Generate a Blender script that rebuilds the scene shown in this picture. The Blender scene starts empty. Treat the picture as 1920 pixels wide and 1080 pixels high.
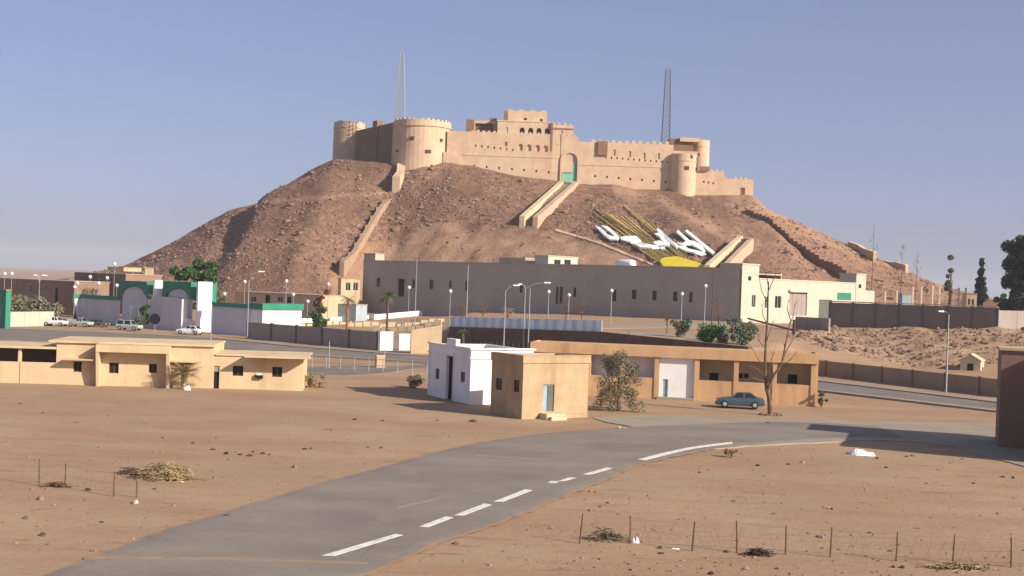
import bpy, bmesh, math, random
import numpy as np
from mathutils import Vector, Matrix

random.seed(7)
RNG = np.random.default_rng(11)
SC = bpy.context.scene
COL = SC.collection
R = math.radians

# ------------------------------------------------------------------ camera, sky, sun, exposure
F_PX, EYE, ROLL = 2400.0, 11.0, math.atan(0.035)          # focal length in 1920-px pixels, eye height, camera roll
PITCH = math.atan(10 / F_PX)
FW = Vector((0, math.cos(PITCH), -math.sin(PITCH)))
U0 = Vector((0, math.sin(PITCH), math.cos(PITCH)))
X0 = Vector((1, 0, 0))
RT = X0 * math.cos(ROLL) + U0 * math.sin(ROLL)
UP = -X0 * math.sin(ROLL) + U0 * math.cos(ROLL)
cam = bpy.data.cameras.new('camera')
cam.sensor_width = 36.0
cam.lens = 36.0 * F_PX / 1920.0
cam.clip_start, cam.clip_end = 0.5, 30000
cam_ob = bpy.data.objects.new('camera', cam)
COL.objects.link(cam_ob)
cam_ob.matrix_world = Matrix(((RT.x, UP.x, -FW.x, 0), (RT.y, UP.y, -FW.y, 0), (RT.z, UP.z, -FW.z, EYE), (0, 0, 0, 1)))
SC.camera = cam_ob

SUN_AZ, SUN_EL = R(59), R(27)                              # azimuth to the right of straight behind the camera
SUN_DIR = Vector((math.cos(SUN_EL) * math.sin(SUN_AZ), -math.cos(SUN_EL) * math.cos(SUN_AZ), math.sin(SUN_EL)))
world = bpy.data.worlds.new('World')
SC.world = world
world.use_nodes = True
wn, wl = world.node_tree.nodes, world.node_tree.links
sky = wn.new('ShaderNodeTexSky')
sky.sky_type = 'NISHITA'
sky.sun_disc = False
sky.sun_elevation = SUN_EL
sky.sun_rotation = math.atan2(SUN_DIR.x, SUN_DIR.y)
sky.altitude, sky.air_density, sky.dust_density, sky.ozone_density = 400, 0.7, 2.3, 1.0
tint = wn.new('ShaderNodeMix'); tint.data_type = 'RGBA'; tint.blend_type = 'MULTIPLY'; tint.inputs['Factor'].default_value = 1.0
tint.inputs['B'].default_value = (1.08, 1.02, 1.2, 1)             # dusty desert air: slightly lilac all round
wl.new(sky.outputs[0], tint.inputs['A'])
veil = wn.new('ShaderNodeMix'); veil.data_type = 'RGBA'; veil.inputs['Factor'].default_value = 0.42
veil.inputs['B'].default_value = (2.75, 3.15, 4.7, 1)             # the even veil of dust in the air, all round the sky
wl.new(tint.outputs['Result'], veil.inputs['A']); wl.new(veil.outputs['Result'], wn['Background'].inputs[0])
wn['Background'].inputs[1].default_value = 0.079
sun = bpy.data.lights.new('sun', 'SUN')
sun.energy, sun.angle, sun.color = 5.0, R(0.5), (1.0, 0.90, 0.76)
sun_ob = bpy.data.objects.new('sun', sun)
COL.objects.link(sun_ob)
sun_ob.rotation_euler = SUN_DIR.to_track_quat('Z', 'Y').to_euler()
sun_ob.location = (100, -100, 120)
SC.view_settings.view_transform = 'Standard'
SC.view_settings.look = 'None'
SC.view_settings.exposure = 0.55
SC.view_settings.gamma = 1.0
SC.view_settings.use_curve_mapping = False
SC.cycles.max_bounces = 6
SC.cycles.volume_bounces = 0

# ------------------------------------------------------------------ sight lines: where a picture point lies in the place
def ray(u, v):
    return FW + RT * ((u - 960) / F_PX) + UP * ((540 - v) / F_PX)
def P(u, v, Y):                                            # point on the sight line at distance Y
    d = ray(u, v)
    t = Y / d.y
    return Vector((d.x * t, Y, EYE + d.z * t))
def G(u, v, z=0.0):                                        # point on the level z
    d = ray(u, v)
    t = (z - EYE) / d.z
    return Vector((d.x * t, d.y * t, z))
def proj(x, y, z):
    q = Vector((x, y, z - EYE))
    c = q.dot(FW)
    return 960 + F_PX * q.dot(RT) / c, 540 - F_PX * q.dot(UP) / c

# ------------------------------------------------------------------ noise and terrain
_LAT = RNG.random((256, 256))
def vnoise(x, y):
    x, y = np.asarray(x, float), np.asarray(y, float)
    xi, yi = np.floor(x).astype(int), np.floor(y).astype(int)
    fx, fy = x - xi, y - yi
    fx, fy = fx * fx * (3 - 2 * fx), fy * fy * (3 - 2 * fy)
    a, b = _LAT[xi & 255, yi & 255], _LAT[(xi + 1) & 255, yi & 255]
    c, d = _LAT[xi & 255, (yi + 1) & 255], _LAT[(xi + 1) & 255, (yi + 1) & 255]
    return (a * (1 - fx) + b * fx) * (1 - fy) + (c * (1 - fx) + d * fx) * fy
def fbm(x, y, o=4):
    s, a, n = 0.0, 0.5, 0.0
    for k in range(o):
        s = s + a * vnoise(np.asarray(x) * 2 ** k + 17.3 * k, np.asarray(y) * 2 ** k + 9.1 * k)
        n += a
        a *= 0.5
    return s / n
#        x     yA  yB   zB   yC   zC   yD    zD
GC = [(-400, 250, 340, 1.5, 420, 2.0, 600, 2.0), (-60, 245, 330, 2.2, 420, 3.0, 600, 3.0),
      (-22, 225, 300, 2.4, 420, 3.0, 600, 3.0), (-11, 213.5, 216, 2.2, 300, 3.2, 600, 3.5),
      (-9.7, 211.6, 212.6, 3.3, 300, 4.0, 600, 4.0), (13, 184.6, 185.6, 4.3, 280, 4.8, 600, 5.0),
      (30, 163.6, 164.6, 3.5, 262, 5.0, 600, 5.0), (36, 166, 180, 3.2, 255, 5.0, 600, 5.0),
      (45, 178, 205, 3.4, 250, 5.0, 600, 5.0), (62, 192, 242, 4.7, 300, 5.2, 600, 5.0),
      (87, 178, 226, 5.8, 320, 6.2, 600, 6.0), (130, 175, 225, 6.0, 340, 7.0, 600, 5.0), (500, 180, 260, 4.0, 400, 4.0, 600, 4.0)]
GC = np.array(GC, float)
def ground0(x, y):
    x, y = np.asarray(x, float), np.asarray(y, float)
    k = [np.interp(x, GC[:, 0], GC[:, j]) for j in range(1, 8)]
    yA, yB, zB, yC, zC, yD, zD = k
    z = np.where(y < yA, 0.0, np.where(y < yB, zB * (y - yA) / (yB - yA), np.where(y < yC, zB + (zC - zB) * (y - yB) / (yC - yB),
        np.where(y < yD, zC + (zD - zC) * (y - yC) / (yD - yC), np.maximum(zD - 0.004 * (y - yD), 0.0)))))
    return z
def ground(x, y):
    x, y = np.asarray(x, float), np.asarray(y, float)
    near = np.clip((400 - np.abs(x)) / 200, 0, 1)
    b = -0.13 * fbm(x * 0.16, y * 0.16, 4) * near
    rub = np.clip((x - 48) / 8, 0, 1) * np.clip((y - 190) / 10, 0, 1) * np.clip((245 - y) / 12, 0, 1)
    return ground0(x, y) + b + rub * (1.6 * fbm(x * 0.3 + 40, y * 0.3, 4) - 0.8)

_R = [(150, 519, 415), (235, 497, 415), (330, 450, 412), (400, 410, 410), (430, 393, 408), (495, 377, 408), (540, 343, 408), (590, 313, 408),
      (628, 297, 405), (690, 303, 402), (735, 308, 400), (790, 302, 400), (850, 303, 400), (950, 324, 400), (1050, 339, 400), (1085, 345, 400), (1150, 346, 400),
      (1190, 355, 400), (1260, 355, 400), (1310, 366, 400), (1410, 365, 400), (1440, 393, 402), (1500, 418, 403), (1570, 452, 404),
      (1640, 480, 405), (1720, 518, 406), (1800, 545, 406)]
_pts = [P(*r) for r in _R]
RXs = np.array([-190] + [p.x for p in _pts] + [175, 260]); RZs = np.array([0] + [p.z for p in _pts] + [3, 0]); RYs = np.array([415] + [p.y for p in _pts] + [406, 406])
TOE = np.array([(-190, 400), (-130, 372), (-100, 345), (-60, 332), (-38, 342), (0, 308), (44, 268), (60, 272), (82, 296), (110, 318), (150, 350), (260, 390)], float)
def hill(x, y):
    x, y = np.asarray(x, float), np.asarray(y, float)
    rz, ry, yf = np.interp(x, RXs, RZs), np.interp(x, RXs, RYs), np.interp(x, TOE[:, 0], TOE[:, 1])
    zf = ground0(x, yf)
    t = (y - yf) / np.maximum(ry - yf, 5)
    tt = np.clip(t, 0, 1)
    s = 0.9 * tt + 0.1 * tt * tt
    hb = np.interp(x, [-80, -36], [0.98, 0.775])                # a ledge across the left flank
    sb = np.where(tt < 0.80, hb * tt / 0.80, np.where(tt < 0.875, hb, hb + (1 - hb) * (tt - 0.875) / 0.125))
    wb = np.clip((x + 84) / 6, 0, 1) * np.clip((-34.5 - x) / 2.5, 0, 1)
    z = zf + (rz - zf) * (s * (1 - wb) + sb * wb)
    z = np.where(t < 0, zf - 0.5 * (yf - y), z)
    z = np.where(y > ry + 62, rz - 0.5 * (y - ry - 62), z)
    rough = np.clip(t * 4, 0, 1) * np.clip((ry + 3 - y) / 8, 0.15, 1)
    gully = fbm(x * 0.06 + 3, y * 0.025 + 8, 3) - 0.5
    z = z + rough * (2.2 * gully + 1.5 * (fbm(x * 0.3, y * 0.3, 4) - 0.5))
    return z
def gz(x, y):
    return float(max(ground(x, y), hill(x, y))) if 255 < y < 520 else float(ground(x, y))
def hit(u, v, ya=50.0, yb=470.0):                           # where a sight line meets the terrain
    ys = np.arange(ya, yb, 0.4)
    d = ray(u, v)
    xs, zs = d.x / d.y * ys, EYE + d.z / d.y * ys
    g = np.where(ys > 255, np.maximum(ground(xs, ys), hill(xs, ys)), ground(xs, ys))
    k = np.nonzero(zs <= g)[0]
    if len(k) == 0:
        return P(u, v, yb)
    y = float(ys[k[0]])
    p = P(u, v, y)
    return Vector((p.x, p.y, float(g[k[0]])))

# ------------------------------------------------------------------ materials
def M(name, col, var=0.14, scale=0.6, rough=0.9, bump=0.15, bscale=6.0, stain=None, stain_amt=0.5, stain_scale=0.35, streak=False, spec=0.2, metal=0.0, world_pos=False):
    m = bpy.data.materials.new(name)
    m.use_nodes = True
    n, l = m.node_tree.nodes, m.node_tree.links
    bs = n['Principled BSDF']
    bs.inputs['Roughness'].default_value = rough
    bs.inputs['Metallic'].default_value = metal
    bs.inputs['Specular IOR Level'].default_value = spec
    if var <= 0 and not stain:
        bs.inputs['Base Color'].default_value = (*col, 1)
        return m
    if world_pos:
        src = n.new('ShaderNodeNewGeometry').outputs['Position']
    else:
        src = n.new('ShaderNodeTexCoord').outputs['Object']
    def noise(sc, det=5, stretch=None):
        t = n.new('ShaderNodeTexNoise')
        t.inputs['Scale'].default_value = sc
        t.inputs['Detail'].default_value = det
        t.inputs['Roughness'].default_value = 0.62
        if stretch:
            mp = n.new('ShaderNodeMapping')
            mp.inputs['Scale'].default_value = stretch
            l.new(src, mp.inputs[0]); l.new(mp.outputs[0], t.inputs[0])
        else:
            l.new(src, t.inputs[0])
        return t.outputs[0]
    r1 = n.new('ShaderNodeValToRGB')
    r1.color_ramp.elements[0].position, r1.color_ramp.elements[1].position = 0.32, 0.68
    r1.color_ramp.elements[0].color = (*[c * (1 - var) for c in col], 1)
    r1.color_ramp.elements[1].color = (*[min(0.95, c * (1 + var)) for c in col], 1)
    l.new(noise(scale), r1.inputs[0])
    out = r1.outputs[0]
    if stain:
        r2 = n.new('ShaderNodeValToRGB')
        r2.color_ramp.elements[0].position, r2.color_ramp.elements[1].position = 0.5, 0.72
        r2.color_ramp.elements[0].color = (0, 0, 0, 1)
        r2.color_ramp.elements[1].color = (stain_amt,) * 3 + (1,)
        l.new(noise(stain_scale, 6, (1, 1, 0.15) if streak else None), r2.inputs[0])
        mx = n.new('ShaderNodeMix'); mx.data_type = 'RGBA'
        l.new(r2.outputs[0], mx.inputs['Factor']); l.new(out, mx.inputs['A'])
        mx.inputs['B'].default_value = (*stain, 1)
        out = mx.outputs['Result']
    l.new(out, bs.inputs['Base Color'])
    if bump:
        b = n.new('ShaderNodeBump')
        b.inputs['Strength'].default_value = bump
        b.inputs['Distance'].default_value = 0.1
        l.new(noise(bscale, 6), b.inputs['Height']); l.new(b.outputs[0], bs.inputs['Normal'])
    return m

def ground_mat(name, cols, attr=None, attr_col=None):
    """Earth: three tones mixed by noise of several sizes, pebble speckle and relief; attr mixes in a second soil colour."""
    m = bpy.data.materials.new(name); m.use_nodes = True
    n, l = m.node_tree.nodes, m.node_tree.links
    bs = n['Principled BSDF']; bs.inputs['Roughness'].default_value = 0.95; bs.inputs['Specular IOR Level'].default_value = 0.1
    src = n.new('ShaderNodeNewGeometry').outputs['Position']
    def noise(sc, det=6, rough=0.6, stretch=None):
        t = n.new('ShaderNodeTexNoise'); t.inputs['Scale'].default_value = sc; t.inputs['Detail'].default_value = det; t.inputs['Roughness'].default_value = rough
        if stretch:
            mp = n.new('ShaderNodeMapping'); mp.inputs['Scale'].default_value = stretch
            l.new(src, mp.inputs[0]); l.new(mp.outputs[0], t.inputs[0])
        else:
            l.new(src, t.inputs[0])
        return t.outputs[0]
    def ramp(inp, a, b, ca=(0, 0, 0), cb=(1, 1, 1)):
        r = n.new('ShaderNodeValToRGB'); r.color_ramp.elements[0].position, r.color_ramp.elements[1].position = a, b
        r.color_ramp.elements[0].color, r.color_ramp.elements[1].color = (*ca, 1), (*cb, 1)
        l.new(inp, r.inputs[0]); return r.outputs[0]
    def mix(f, a, b):
        x = n.new('ShaderNodeMix'); x.data_type = 'RGBA'
        if isinstance(f, float): x.inputs['Factor'].default_value = f
        else: l.new(f, x.inputs['Factor'])
        for k, s in (('A', a), ('B', b)):
            if isinstance(s, tuple): x.inputs[k].default_value = (*s, 1)
            else: l.new(s, x.inputs[k])
        return x.outputs['Result']
    return m, n, l, bs, noise, ramp, mix, src

def make_sand():
    m, n, l, bs, noise, ramp, mix, src = ground_mat('sand', None)
    base = mix(ramp(noise(0.045), 0.38, 0.62), (0.335, 0.224, 0.136), (0.385, 0.265, 0.167))
    base = mix(ramp(noise(0.16, 6, 0.65, (0.35, 1, 1)), 0.46, 0.66), base, (0.33, 0.198, 0.122))
    base = mix(ramp(noise(0.9, 5, 0.7, (0.3, 1, 1)), 0.56, 0.75), base, (0.235, 0.15, 0.098))
    base = mix(ramp(noise(6, 3, 0.7), 0.62, 0.74), base, (0.23, 0.15, 0.10))
    l.new(base, bs.inputs['Base Color'])
    b = n.new('ShaderNodeBump'); b.inputs['Strength'].default_value = 0.5; b.inputs['Distance'].default_value = 0.12
    l.new(noise(1.6, 8, 0.7), b.inputs['Height']); l.new(b.outputs[0], bs.inputs['Normal'])
    return m

def make_hill_mat():
    m, n, l, bs, noise, ramp, mix, src = ground_mat('hill_rock', None)
    a = n.new('ShaderNodeAttribute'); a.attribute_name = 'soil'
    rock = mix(ramp(noise(0.035, 7, 0.66), 0.40, 0.62), (0.20, 0.112, 0.075), (0.33, 0.195, 0.125))
    rock = mix(ramp(noise(0.55, 6, 0.7), 0.42, 0.66), rock, (0.135, 0.078, 0.058))
    v = n.new('ShaderNodeTexVoronoi'); v.inputs['Scale'].default_value = 0.75; l.new(src, v.inputs[0])
    rock = mix(ramp(v.outputs[0], 0.08, 0.3, (0.8,) * 3, (0, 0, 0)), rock, (0.085, 0.05, 0.04))
    rock = mix(ramp(noise(1.8, 3, 0.6), 0.62, 0.72), rock, (0.36, 0.24, 0.165))
    dirt = mix(ramp(noise(0.12, 6, 0.6, (1, 1, 2)), 0.35, 0.65), (0.33, 0.195, 0.12), (0.40, 0.25, 0.16))
    dirt = mix(ramp(noise(0.9, 5, 0.7), 0.55, 0.72), dirt, (0.22, 0.13, 0.09))
    col = mix(a.outputs['Fac'], rock, dirt)
    l.new(col, bs.inputs['Base Color'])
    b = n.new('ShaderNodeBump'); b.inputs['Strength'].default_value = 0.9; b.inputs['Distance'].default_value = 0.6
    l.new(noise(0.9, 8, 0.72), b.inputs['Height']); l.new(b.outputs[0], bs.inputs['Normal'])
    return m

MT = {}
def mats():
    W = MT
    W['sand'] = make_sand(); W['hill'] = make_hill_mat()
    W['asphalt'] = M('asphalt', (0.225, 0.185, 0.150), 0.10, 0.35, 0.9, 0.3, 14, (0.29, 0.22, 0.165), 0.45, 0.22, world_pos=True)
    W['concrete_pale'] = M('pale_concrete', (0.30, 0.255, 0.195), 0.10, 0.3, 0.9, 0.3, 8, (0.35, 0.25, 0.165), 0.6, 0.25, world_pos=True)
    W['street'] = M('street_asphalt', (0.19, 0.16, 0.135), 0.12, 0.2, 0.9, 0.2, 6, (0.30, 0.22, 0.16), 0.5, 0.1, world_pos=True)
    W['paint'] = M('road_paint', (0.72, 0.69, 0.62), 0.10, 2.0, 0.7, 0.1, 12, (0.30, 0.255, 0.21), 0.75, 2.2, world_pos=True)
    W['seam'] = M('sandy_seam', (0.30, 0.22, 0.15), 0.15, 1.0, 0.95, 0, world_pos=True)
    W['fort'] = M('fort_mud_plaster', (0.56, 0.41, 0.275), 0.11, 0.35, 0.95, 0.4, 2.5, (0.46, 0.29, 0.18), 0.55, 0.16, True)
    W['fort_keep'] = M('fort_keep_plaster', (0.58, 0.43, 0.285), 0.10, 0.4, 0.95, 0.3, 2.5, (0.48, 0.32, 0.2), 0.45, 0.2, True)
    W['fort_brown'] = M('brown_masonry', (0.25, 0.14, 0.085), 0.15, 0.6, 0.95, 0.3, 3, (0.17, 0.10, 0.07), 0.5, 0.3)  # brown masonry; also carries the shade on the fort's left flank
    W['dark'] = M('dark_interior', (0.02, 0.016, 0.014), 0, rough=0.9)
    W['hole'] = M('hole_shade', (0.10, 0.06, 0.04), 0, rough=0.95)
    W['glass'] = M('window_glass', (0.02, 0.022, 0.025), 0, rough=0.12, spec=0.5)
    W['gate_green'] = M('gate_paint_green', (0.22, 0.52, 0.36), 0.12, 0.8, 0.6, 0.1, 4, (0.36, 0.50, 0.36), 0.5, 0.5)
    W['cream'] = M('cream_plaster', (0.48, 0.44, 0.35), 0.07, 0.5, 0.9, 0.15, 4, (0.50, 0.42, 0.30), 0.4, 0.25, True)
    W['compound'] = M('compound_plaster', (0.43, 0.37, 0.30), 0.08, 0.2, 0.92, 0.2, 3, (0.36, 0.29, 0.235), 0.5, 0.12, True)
    W['yellow'] = M('yellow_plaster', (0.60, 0.46, 0.285), 0.08, 0.5, 0.9, 0.2, 5, (0.47, 0.30, 0.16), 0.75, 0.45, True)
    W['yellow_hut'] = M('hut_plaster', (0.44, 0.315, 0.19), 0.14, 0.8, 0.9, 0.3, 5, (0.32, 0.21, 0.12), 0.7, 0.55, True)
    W['ochre'] = M('ochre_plaster', (0.55, 0.345, 0.185), 0.10, 0.5, 0.9, 0.2, 5, (0.38, 0.21, 0.11), 0.7, 0.45, True)
    W['inner_cream'] = M('veranda_wall', (0.60, 0.47, 0.29), 0.08, 0.5, 0.9, 0.1, 4, (0.45, 0.34, 0.22), 0.4, 0.3, True)
    W['white'] = M('whitewash', (0.80, 0.79, 0.77), 0.05, 0.5, 0.85, 0.15, 5, (0.55, 0.51, 0.46), 0.55, 0.5, True)
    W['white_shade'] = M('shaded_whitewash', (0.60, 0.585, 0.60), 0.08, 0.4, 0.9, 0.2, 4, (0.44, 0.42, 0.42), 0.5, 0.2, True)  # whitewash greyed so the colour itself holds the shade of these walls
    W['roof'] = M('roof_screed', (0.42, 0.33, 0.235), 0.15, 0.4, 0.95, 0.2, 5, (0.28, 0.22, 0.17), 0.5, 0.3)
    W['green'] = M('green_paint', (0.035, 0.215, 0.135), 0.10, 0.5, 0.55, 0.05, 4, (0.03, 0.13, 0.09), 0.4, 0.3, True)
    W['blue_door'] = M('blue_door_paint', (0.27, 0.37, 0.44), 0.15, 1.5, 0.7, 0.1, 5, (0.18, 0.2, 0.2), 0.5, 1.0)
    W['panel_grey'] = M('grey_panel', (0.30, 0.255, 0.225), 0.08, 0.4, 0.9, 0.2, 4, (0.22, 0.19, 0.17), 0.4, 0.3, True)
    W['panel_pier'] = M('dark_pier', (0.12, 0.12, 0.105), 0.1, 0.6, 0.9, 0.1, 4)
    W['dark_wall'] = M('dark_stone_wall', (0.20, 0.165, 0.14), 0.14, 0.35, 0.92, 0.4, 3, (0.13, 0.12, 0.10), 0.5, 0.25)
    W['retain'] = M('retaining_stone', (0.145, 0.088, 0.062), 0.2, 0.7, 0.95, 0.5, 3, (0.09, 0.062, 0.05), 0.5, 0.4)
    W['block_wall'] = M('block_wall', (0.36, 0.25, 0.165), 0.12, 0.5, 0.93, 0.3, 4, (0.26, 0.17, 0.115), 0.5, 0.3, True)
    W['stone_pale'] = M('pale_stone', (0.55, 0.44, 0.29), 0.14, 0.6, 0.9, 0.2, 4)
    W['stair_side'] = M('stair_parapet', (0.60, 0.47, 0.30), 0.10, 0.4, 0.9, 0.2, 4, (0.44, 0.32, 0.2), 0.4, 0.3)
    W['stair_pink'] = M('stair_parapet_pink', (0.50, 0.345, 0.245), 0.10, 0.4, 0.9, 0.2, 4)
    W['stair_tread'] = M('stair_tread', (0.25, 0.175, 0.115), 0.15, 0.5, 0.95, 0.2, 4)
    W['metal_grey'] = M('galvanised_metal', (0.36, 0.36, 0.36), 0.08, 2.0, 0.5, 0, metal=0.4)
    W['mast_pale'] = M('pale_mast_paint', (0.29, 0.31, 0.33), 0.08, 1.0, 0.5, 0)
    W['sand_drift'] = W['sand']
    W['mast_dark'] = M('dark_mast_paint', (0.16, 0.19, 0.23), 0.1, 1.0, 0.5, 0)
    W['globe'] = M('white_globe', (0.85, 0.85, 0.83), 0, rough=0.3, spec=0.5)
    W['letter_white'] = M('letter_white', (0.78, 0.80, 0.76), 0.05, 0.8, 0.7, 0)
    W['yellow_paint'] = M('yellow_paint', (0.62, 0.50, 0.035), 0.12, 0.5, 0.7, 0.1, 4, (0.52, 0.40, 0.05), 0.5, 0.4)
    W['ray_paint'] = M('ray_paint', (0.52, 0.40, 0.14), 0.18, 0.5, 0.8, 0, stain=(0.25, 0.24, 0.11), stain_scale=0.4)
    W['stripe_blue'] = M('pale_blue_paint', (0.46, 0.63, 0.70), 0.1, 1.0, 0.6, 0)
    W['stripe_white'] = M('white_fence_paint', (0.74, 0.80, 0.82), 0.05, 1.0, 0.6, 0)
    W['rock'] = M('rubble_rock', (0.25, 0.16, 0.115), 0.35, 0.5, 0.95, 0.6, 3, (0.15, 0.095, 0.075), 0.7, 0.6, world_pos=True)
    W['stone_dark'] = M('dark_stone', (0.075, 0.05, 0.04), 0.3, 3.0, 0.95, 0.4, 8)
    W['post'] = M('fence_post_wood', (0.13, 0.085, 0.055), 0.2, 3.0, 0.9, 0.2, 9)
    W['wire'] = M('rusty_wire', (0.20, 0.14, 0.10), 0.1, 2.0, 0.7, 0)
    W['bark'] = M('bark', (0.105, 0.07, 0.05), 0.25, 2.0, 0.95, 0.6, 7)
    W['bark_dead'] = M('dead_bark', (0.15, 0.095, 0.06), 0.25, 2.0, 0.95, 0.6, 7)
    for k, c in (('leaf_dark', (0.030, 0.050, 0.022)), ('leaf_green', (0.045, 0.105, 0.025)), ('leaf_palm', (0.075, 0.115, 0.03)), ('leaf_dusty', (0.165, 0.145, 0.09)),
                 ('leaf_grey', (0.105, 0.135, 0.08)), ('leaf_dry', (0.32, 0.24, 0.12)), ('leaf_bright', (0.045, 0.15, 0.018)), ('leaf_rust', (0.24, 0.12, 0.05))):
        W[k] = M(k, c, 0.45, 1.1, 0.7, 0, spec=0.3)
    W['tyre'] = M('tyre_rubber', (0.018, 0.018, 0.018), 0, rough=0.85)
    W['rim'] = M('wheel_rim', (0.55, 0.55, 0.55), 0, rough=0.35, metal=0.6)
    W['car_white'] = M('white_car_paint', (0.78, 0.78, 0.76), 0.03, 1.0, 0.35, 0, spec=0.5)
    W['car_blue'] = M('blue_grey_car_paint', (0.065, 0.105, 0.125), 0.05, 1.0, 0.3, 0, spec=0.5, metal=0.2)
    W['car_grey'] = M('dark_grey_car_paint', (0.07, 0.075, 0.075), 0.05, 1.0, 0.35, 0, spec=0.5)
    W['car_silver'] = M('pale_green_car_paint', (0.36, 0.42, 0.38), 0.05, 1.0, 0.3, 0, spec=0.5)
    W['lamp_glass'] = M('headlight_glass', (0.7, 0.7, 0.68), 0, rough=0.15, spec=0.6)
    W['lamp_red'] = M('tail_light', (0.4, 0.02, 0.02), 0, rough=0.2)
    W['plastic'] = M('white_plastic', (0.80, 0.79, 0.78), 0.05, 1.0, 0.5, 0.1, 6)
    W['sign_black'] = M('black_sign', (0.012, 0.01, 0.01), 0, rough=0.7)
    W['shed'] = M('shed_sheet', (0.34, 0.40, 0.43), 0.1, 0.8, 0.6, 0.1, 4)
    W['house_brown'] = M('brown_house_plaster', (0.26, 0.165, 0.115), 0.12, 0.4, 0.92, 0.2, 3, (0.18, 0.12, 0.09), 0.5, 0.3, True)
    W['house_tan'] = M('tan_house_plaster', (0.50, 0.37, 0.23), 0.10, 0.4, 0.92, 0.2, 3, (0.36, 0.25, 0.16), 0.5, 0.3, True)
mats()

# ------------------------------------------------------------------ mesh helpers
class MB:
    def __init__(s): s.v, s.f = [], []
    def add(s, vs, fs):
        k = len(s.v); s.v += [tuple(q) for q in vs]; s.f += [tuple(i + k for i in f) for f in fs]; return s
    def box(s, x0, x1, y0, y1, z0, z1):
        return s.add([(x0, y0, z0), (x1, y0, z0), (x1, y1, z0), (x0, y1, z0), (x0, y0, z1), (x1, y0, z1), (x1, y1, z1), (x0, y1, z1)],
                     [(0, 3, 2, 1), (4, 5, 6, 7), (0, 1, 5, 4), (1, 2, 6, 5), (2, 3, 7, 6), (3, 0, 4, 7)])
    def hexa(s, b, t):                                      # four bottom corners (counter-clockwise from above), four top corners
        return s.add(list(b) + list(t), [(0, 3, 2, 1), (4, 5, 6, 7), (0, 1, 5, 4), (1, 2, 6, 5), (2, 3, 7, 6), (3, 0, 4, 7)])
    def prism(s, pts, axis, a, b):                          # outline pushed along an axis; pts are the other two coordinates in x,y,z order
        n = len(pts)
        def put(p, c): return (c, p[0], p[1]) if axis == 0 else (p[0], c, p[1]) if axis == 1 else (p[0], p[1], c)
        vs = [put(p, a) for p in pts] + [put(p, b) for p in pts]
        fs = [tuple(range(n)), tuple(range(2 * n - 1, n - 1, -1))] + [(i, i + n, (i + 1) % n + n, (i + 1) % n) for i in range(n)]
        return s.add(vs, fs)
    def tube(s, pts, rad, seg=6, cap=True):
        pts = [Vector(p) for p in pts]
        rad = [rad] * len(pts) if not isinstance(rad, (list, tuple)) else rad
        k = len(s.v)
        for i, p in enumerate(pts):
            d = (pts[min(i + 1, len(pts) - 1)] - pts[max(i - 1, 0)]).normalized()
            a = d.orthogonal().normalized() if abs(d.z) < 0.999 else Vector((1, 0, 0))
            b = d.cross(a).normalized()
            for j in range(seg):
                w = 2 * math.pi * j / seg
                s.v.append(tuple(p + (a * math.cos(w) + b * math.sin(w)) * rad[i]))
        for i in range(len(pts) - 1):
            for j in range(seg):
                s.f.append((k + i * seg + j, k + i * seg + (j + 1) % seg, k + (i + 1) * seg + (j + 1) % seg, k + (i + 1) * seg + j))
        if cap:
            s.f.append(tuple(k + j for j in reversed(range(seg)))); e = k + (len(pts) - 1) * seg
            s.f.append(tuple(e + j for j in range(seg)))
        return s
    def lathe(s, prof, seg=16, c=(0, 0, 0)):
        k = len(s.v)
        for (r, z) in prof:
            for j in range(seg):
                w = 2 * math.pi * j / seg
                s.v.append((c[0] + r * math.cos(w), c[1] + r * math.sin(w), c[2] + z))
        for i in range(len(prof) - 1):
            for j in range(seg):
                s.f.append((k + i * seg + j, k + i * seg + (j + 1) % seg, k + (i + 1) * seg + (j + 1) % seg, k + (i + 1) * seg + j))
        s.f.append(tuple(k + j for j in reversed(range(seg)))); e = k + (len(prof) - 1) * seg
        s.f.append(tuple(e + j for j in range(seg)))
        return s
    def cells(s, x0, x1, z0, z1, y0, y1, ops=()):           # an upright wall slab with real rectangular openings
        ops = [(max(a, x0), min(b, x1), max(c, z0), min(d, z1)) for a, b, c, d in ops]
        ops = [o for o in ops if o[1] - o[0] > 1e-3 and o[3] - o[2] > 1e-3]
        xs = sorted({round(q, 4) for q in [x0, x1] + [o[0] for o in ops] + [o[1] for o in ops]})
        zs = sorted({round(q, 4) for q in [z0, z1] + [o[2] for o in ops] + [o[3] for o in ops]})
        def solid(i, j):
            if i < 0 or j < 0 or i >= len(xs) - 1 or j >= len(zs) - 1: return False
            cx, cz = (xs[i] + xs[i + 1]) / 2, (zs[j] + zs[j + 1]) / 2
            return not any(o[0] < cx < o[1] and o[2] < cz < o[3] for o in ops)
        for i in range(len(xs) - 1):
            for j in range(len(zs) - 1):
                if not solid(i, j): continue
                a, b, c, d = xs[i], xs[i + 1], zs[j], zs[j + 1]
                s.add([(a, y0, c), (b, y0, c), (b, y0, d), (a, y0, d)], [(0, 1, 2, 3)])
                s.add([(a, y1, c), (b, y1, c), (b, y1, d), (a, y1, d)], [(3, 2, 1, 0)])
                if not solid(i - 1, j): s.add([(a, y0, c), (a, y0, d), (a, y1, d), (a, y1, c)], [(0, 1, 2, 3)])
                if not solid(i + 1, j): s.add([(b, y0, c), (b, y1, c), (b, y1, d), (b, y0, d)], [(0, 1, 2, 3)])
                if not solid(i, j - 1): s.add([(a, y0, c), (a, y1, c), (b, y1, c), (b, y0, c)], [(0, 1, 2, 3)])
                if not solid(i, j + 1): s.add([(a, y0, d), (b, y0, d), (b, y1, d), (a, y1, d)], [(0, 1, 2, 3)])
        return s
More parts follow.
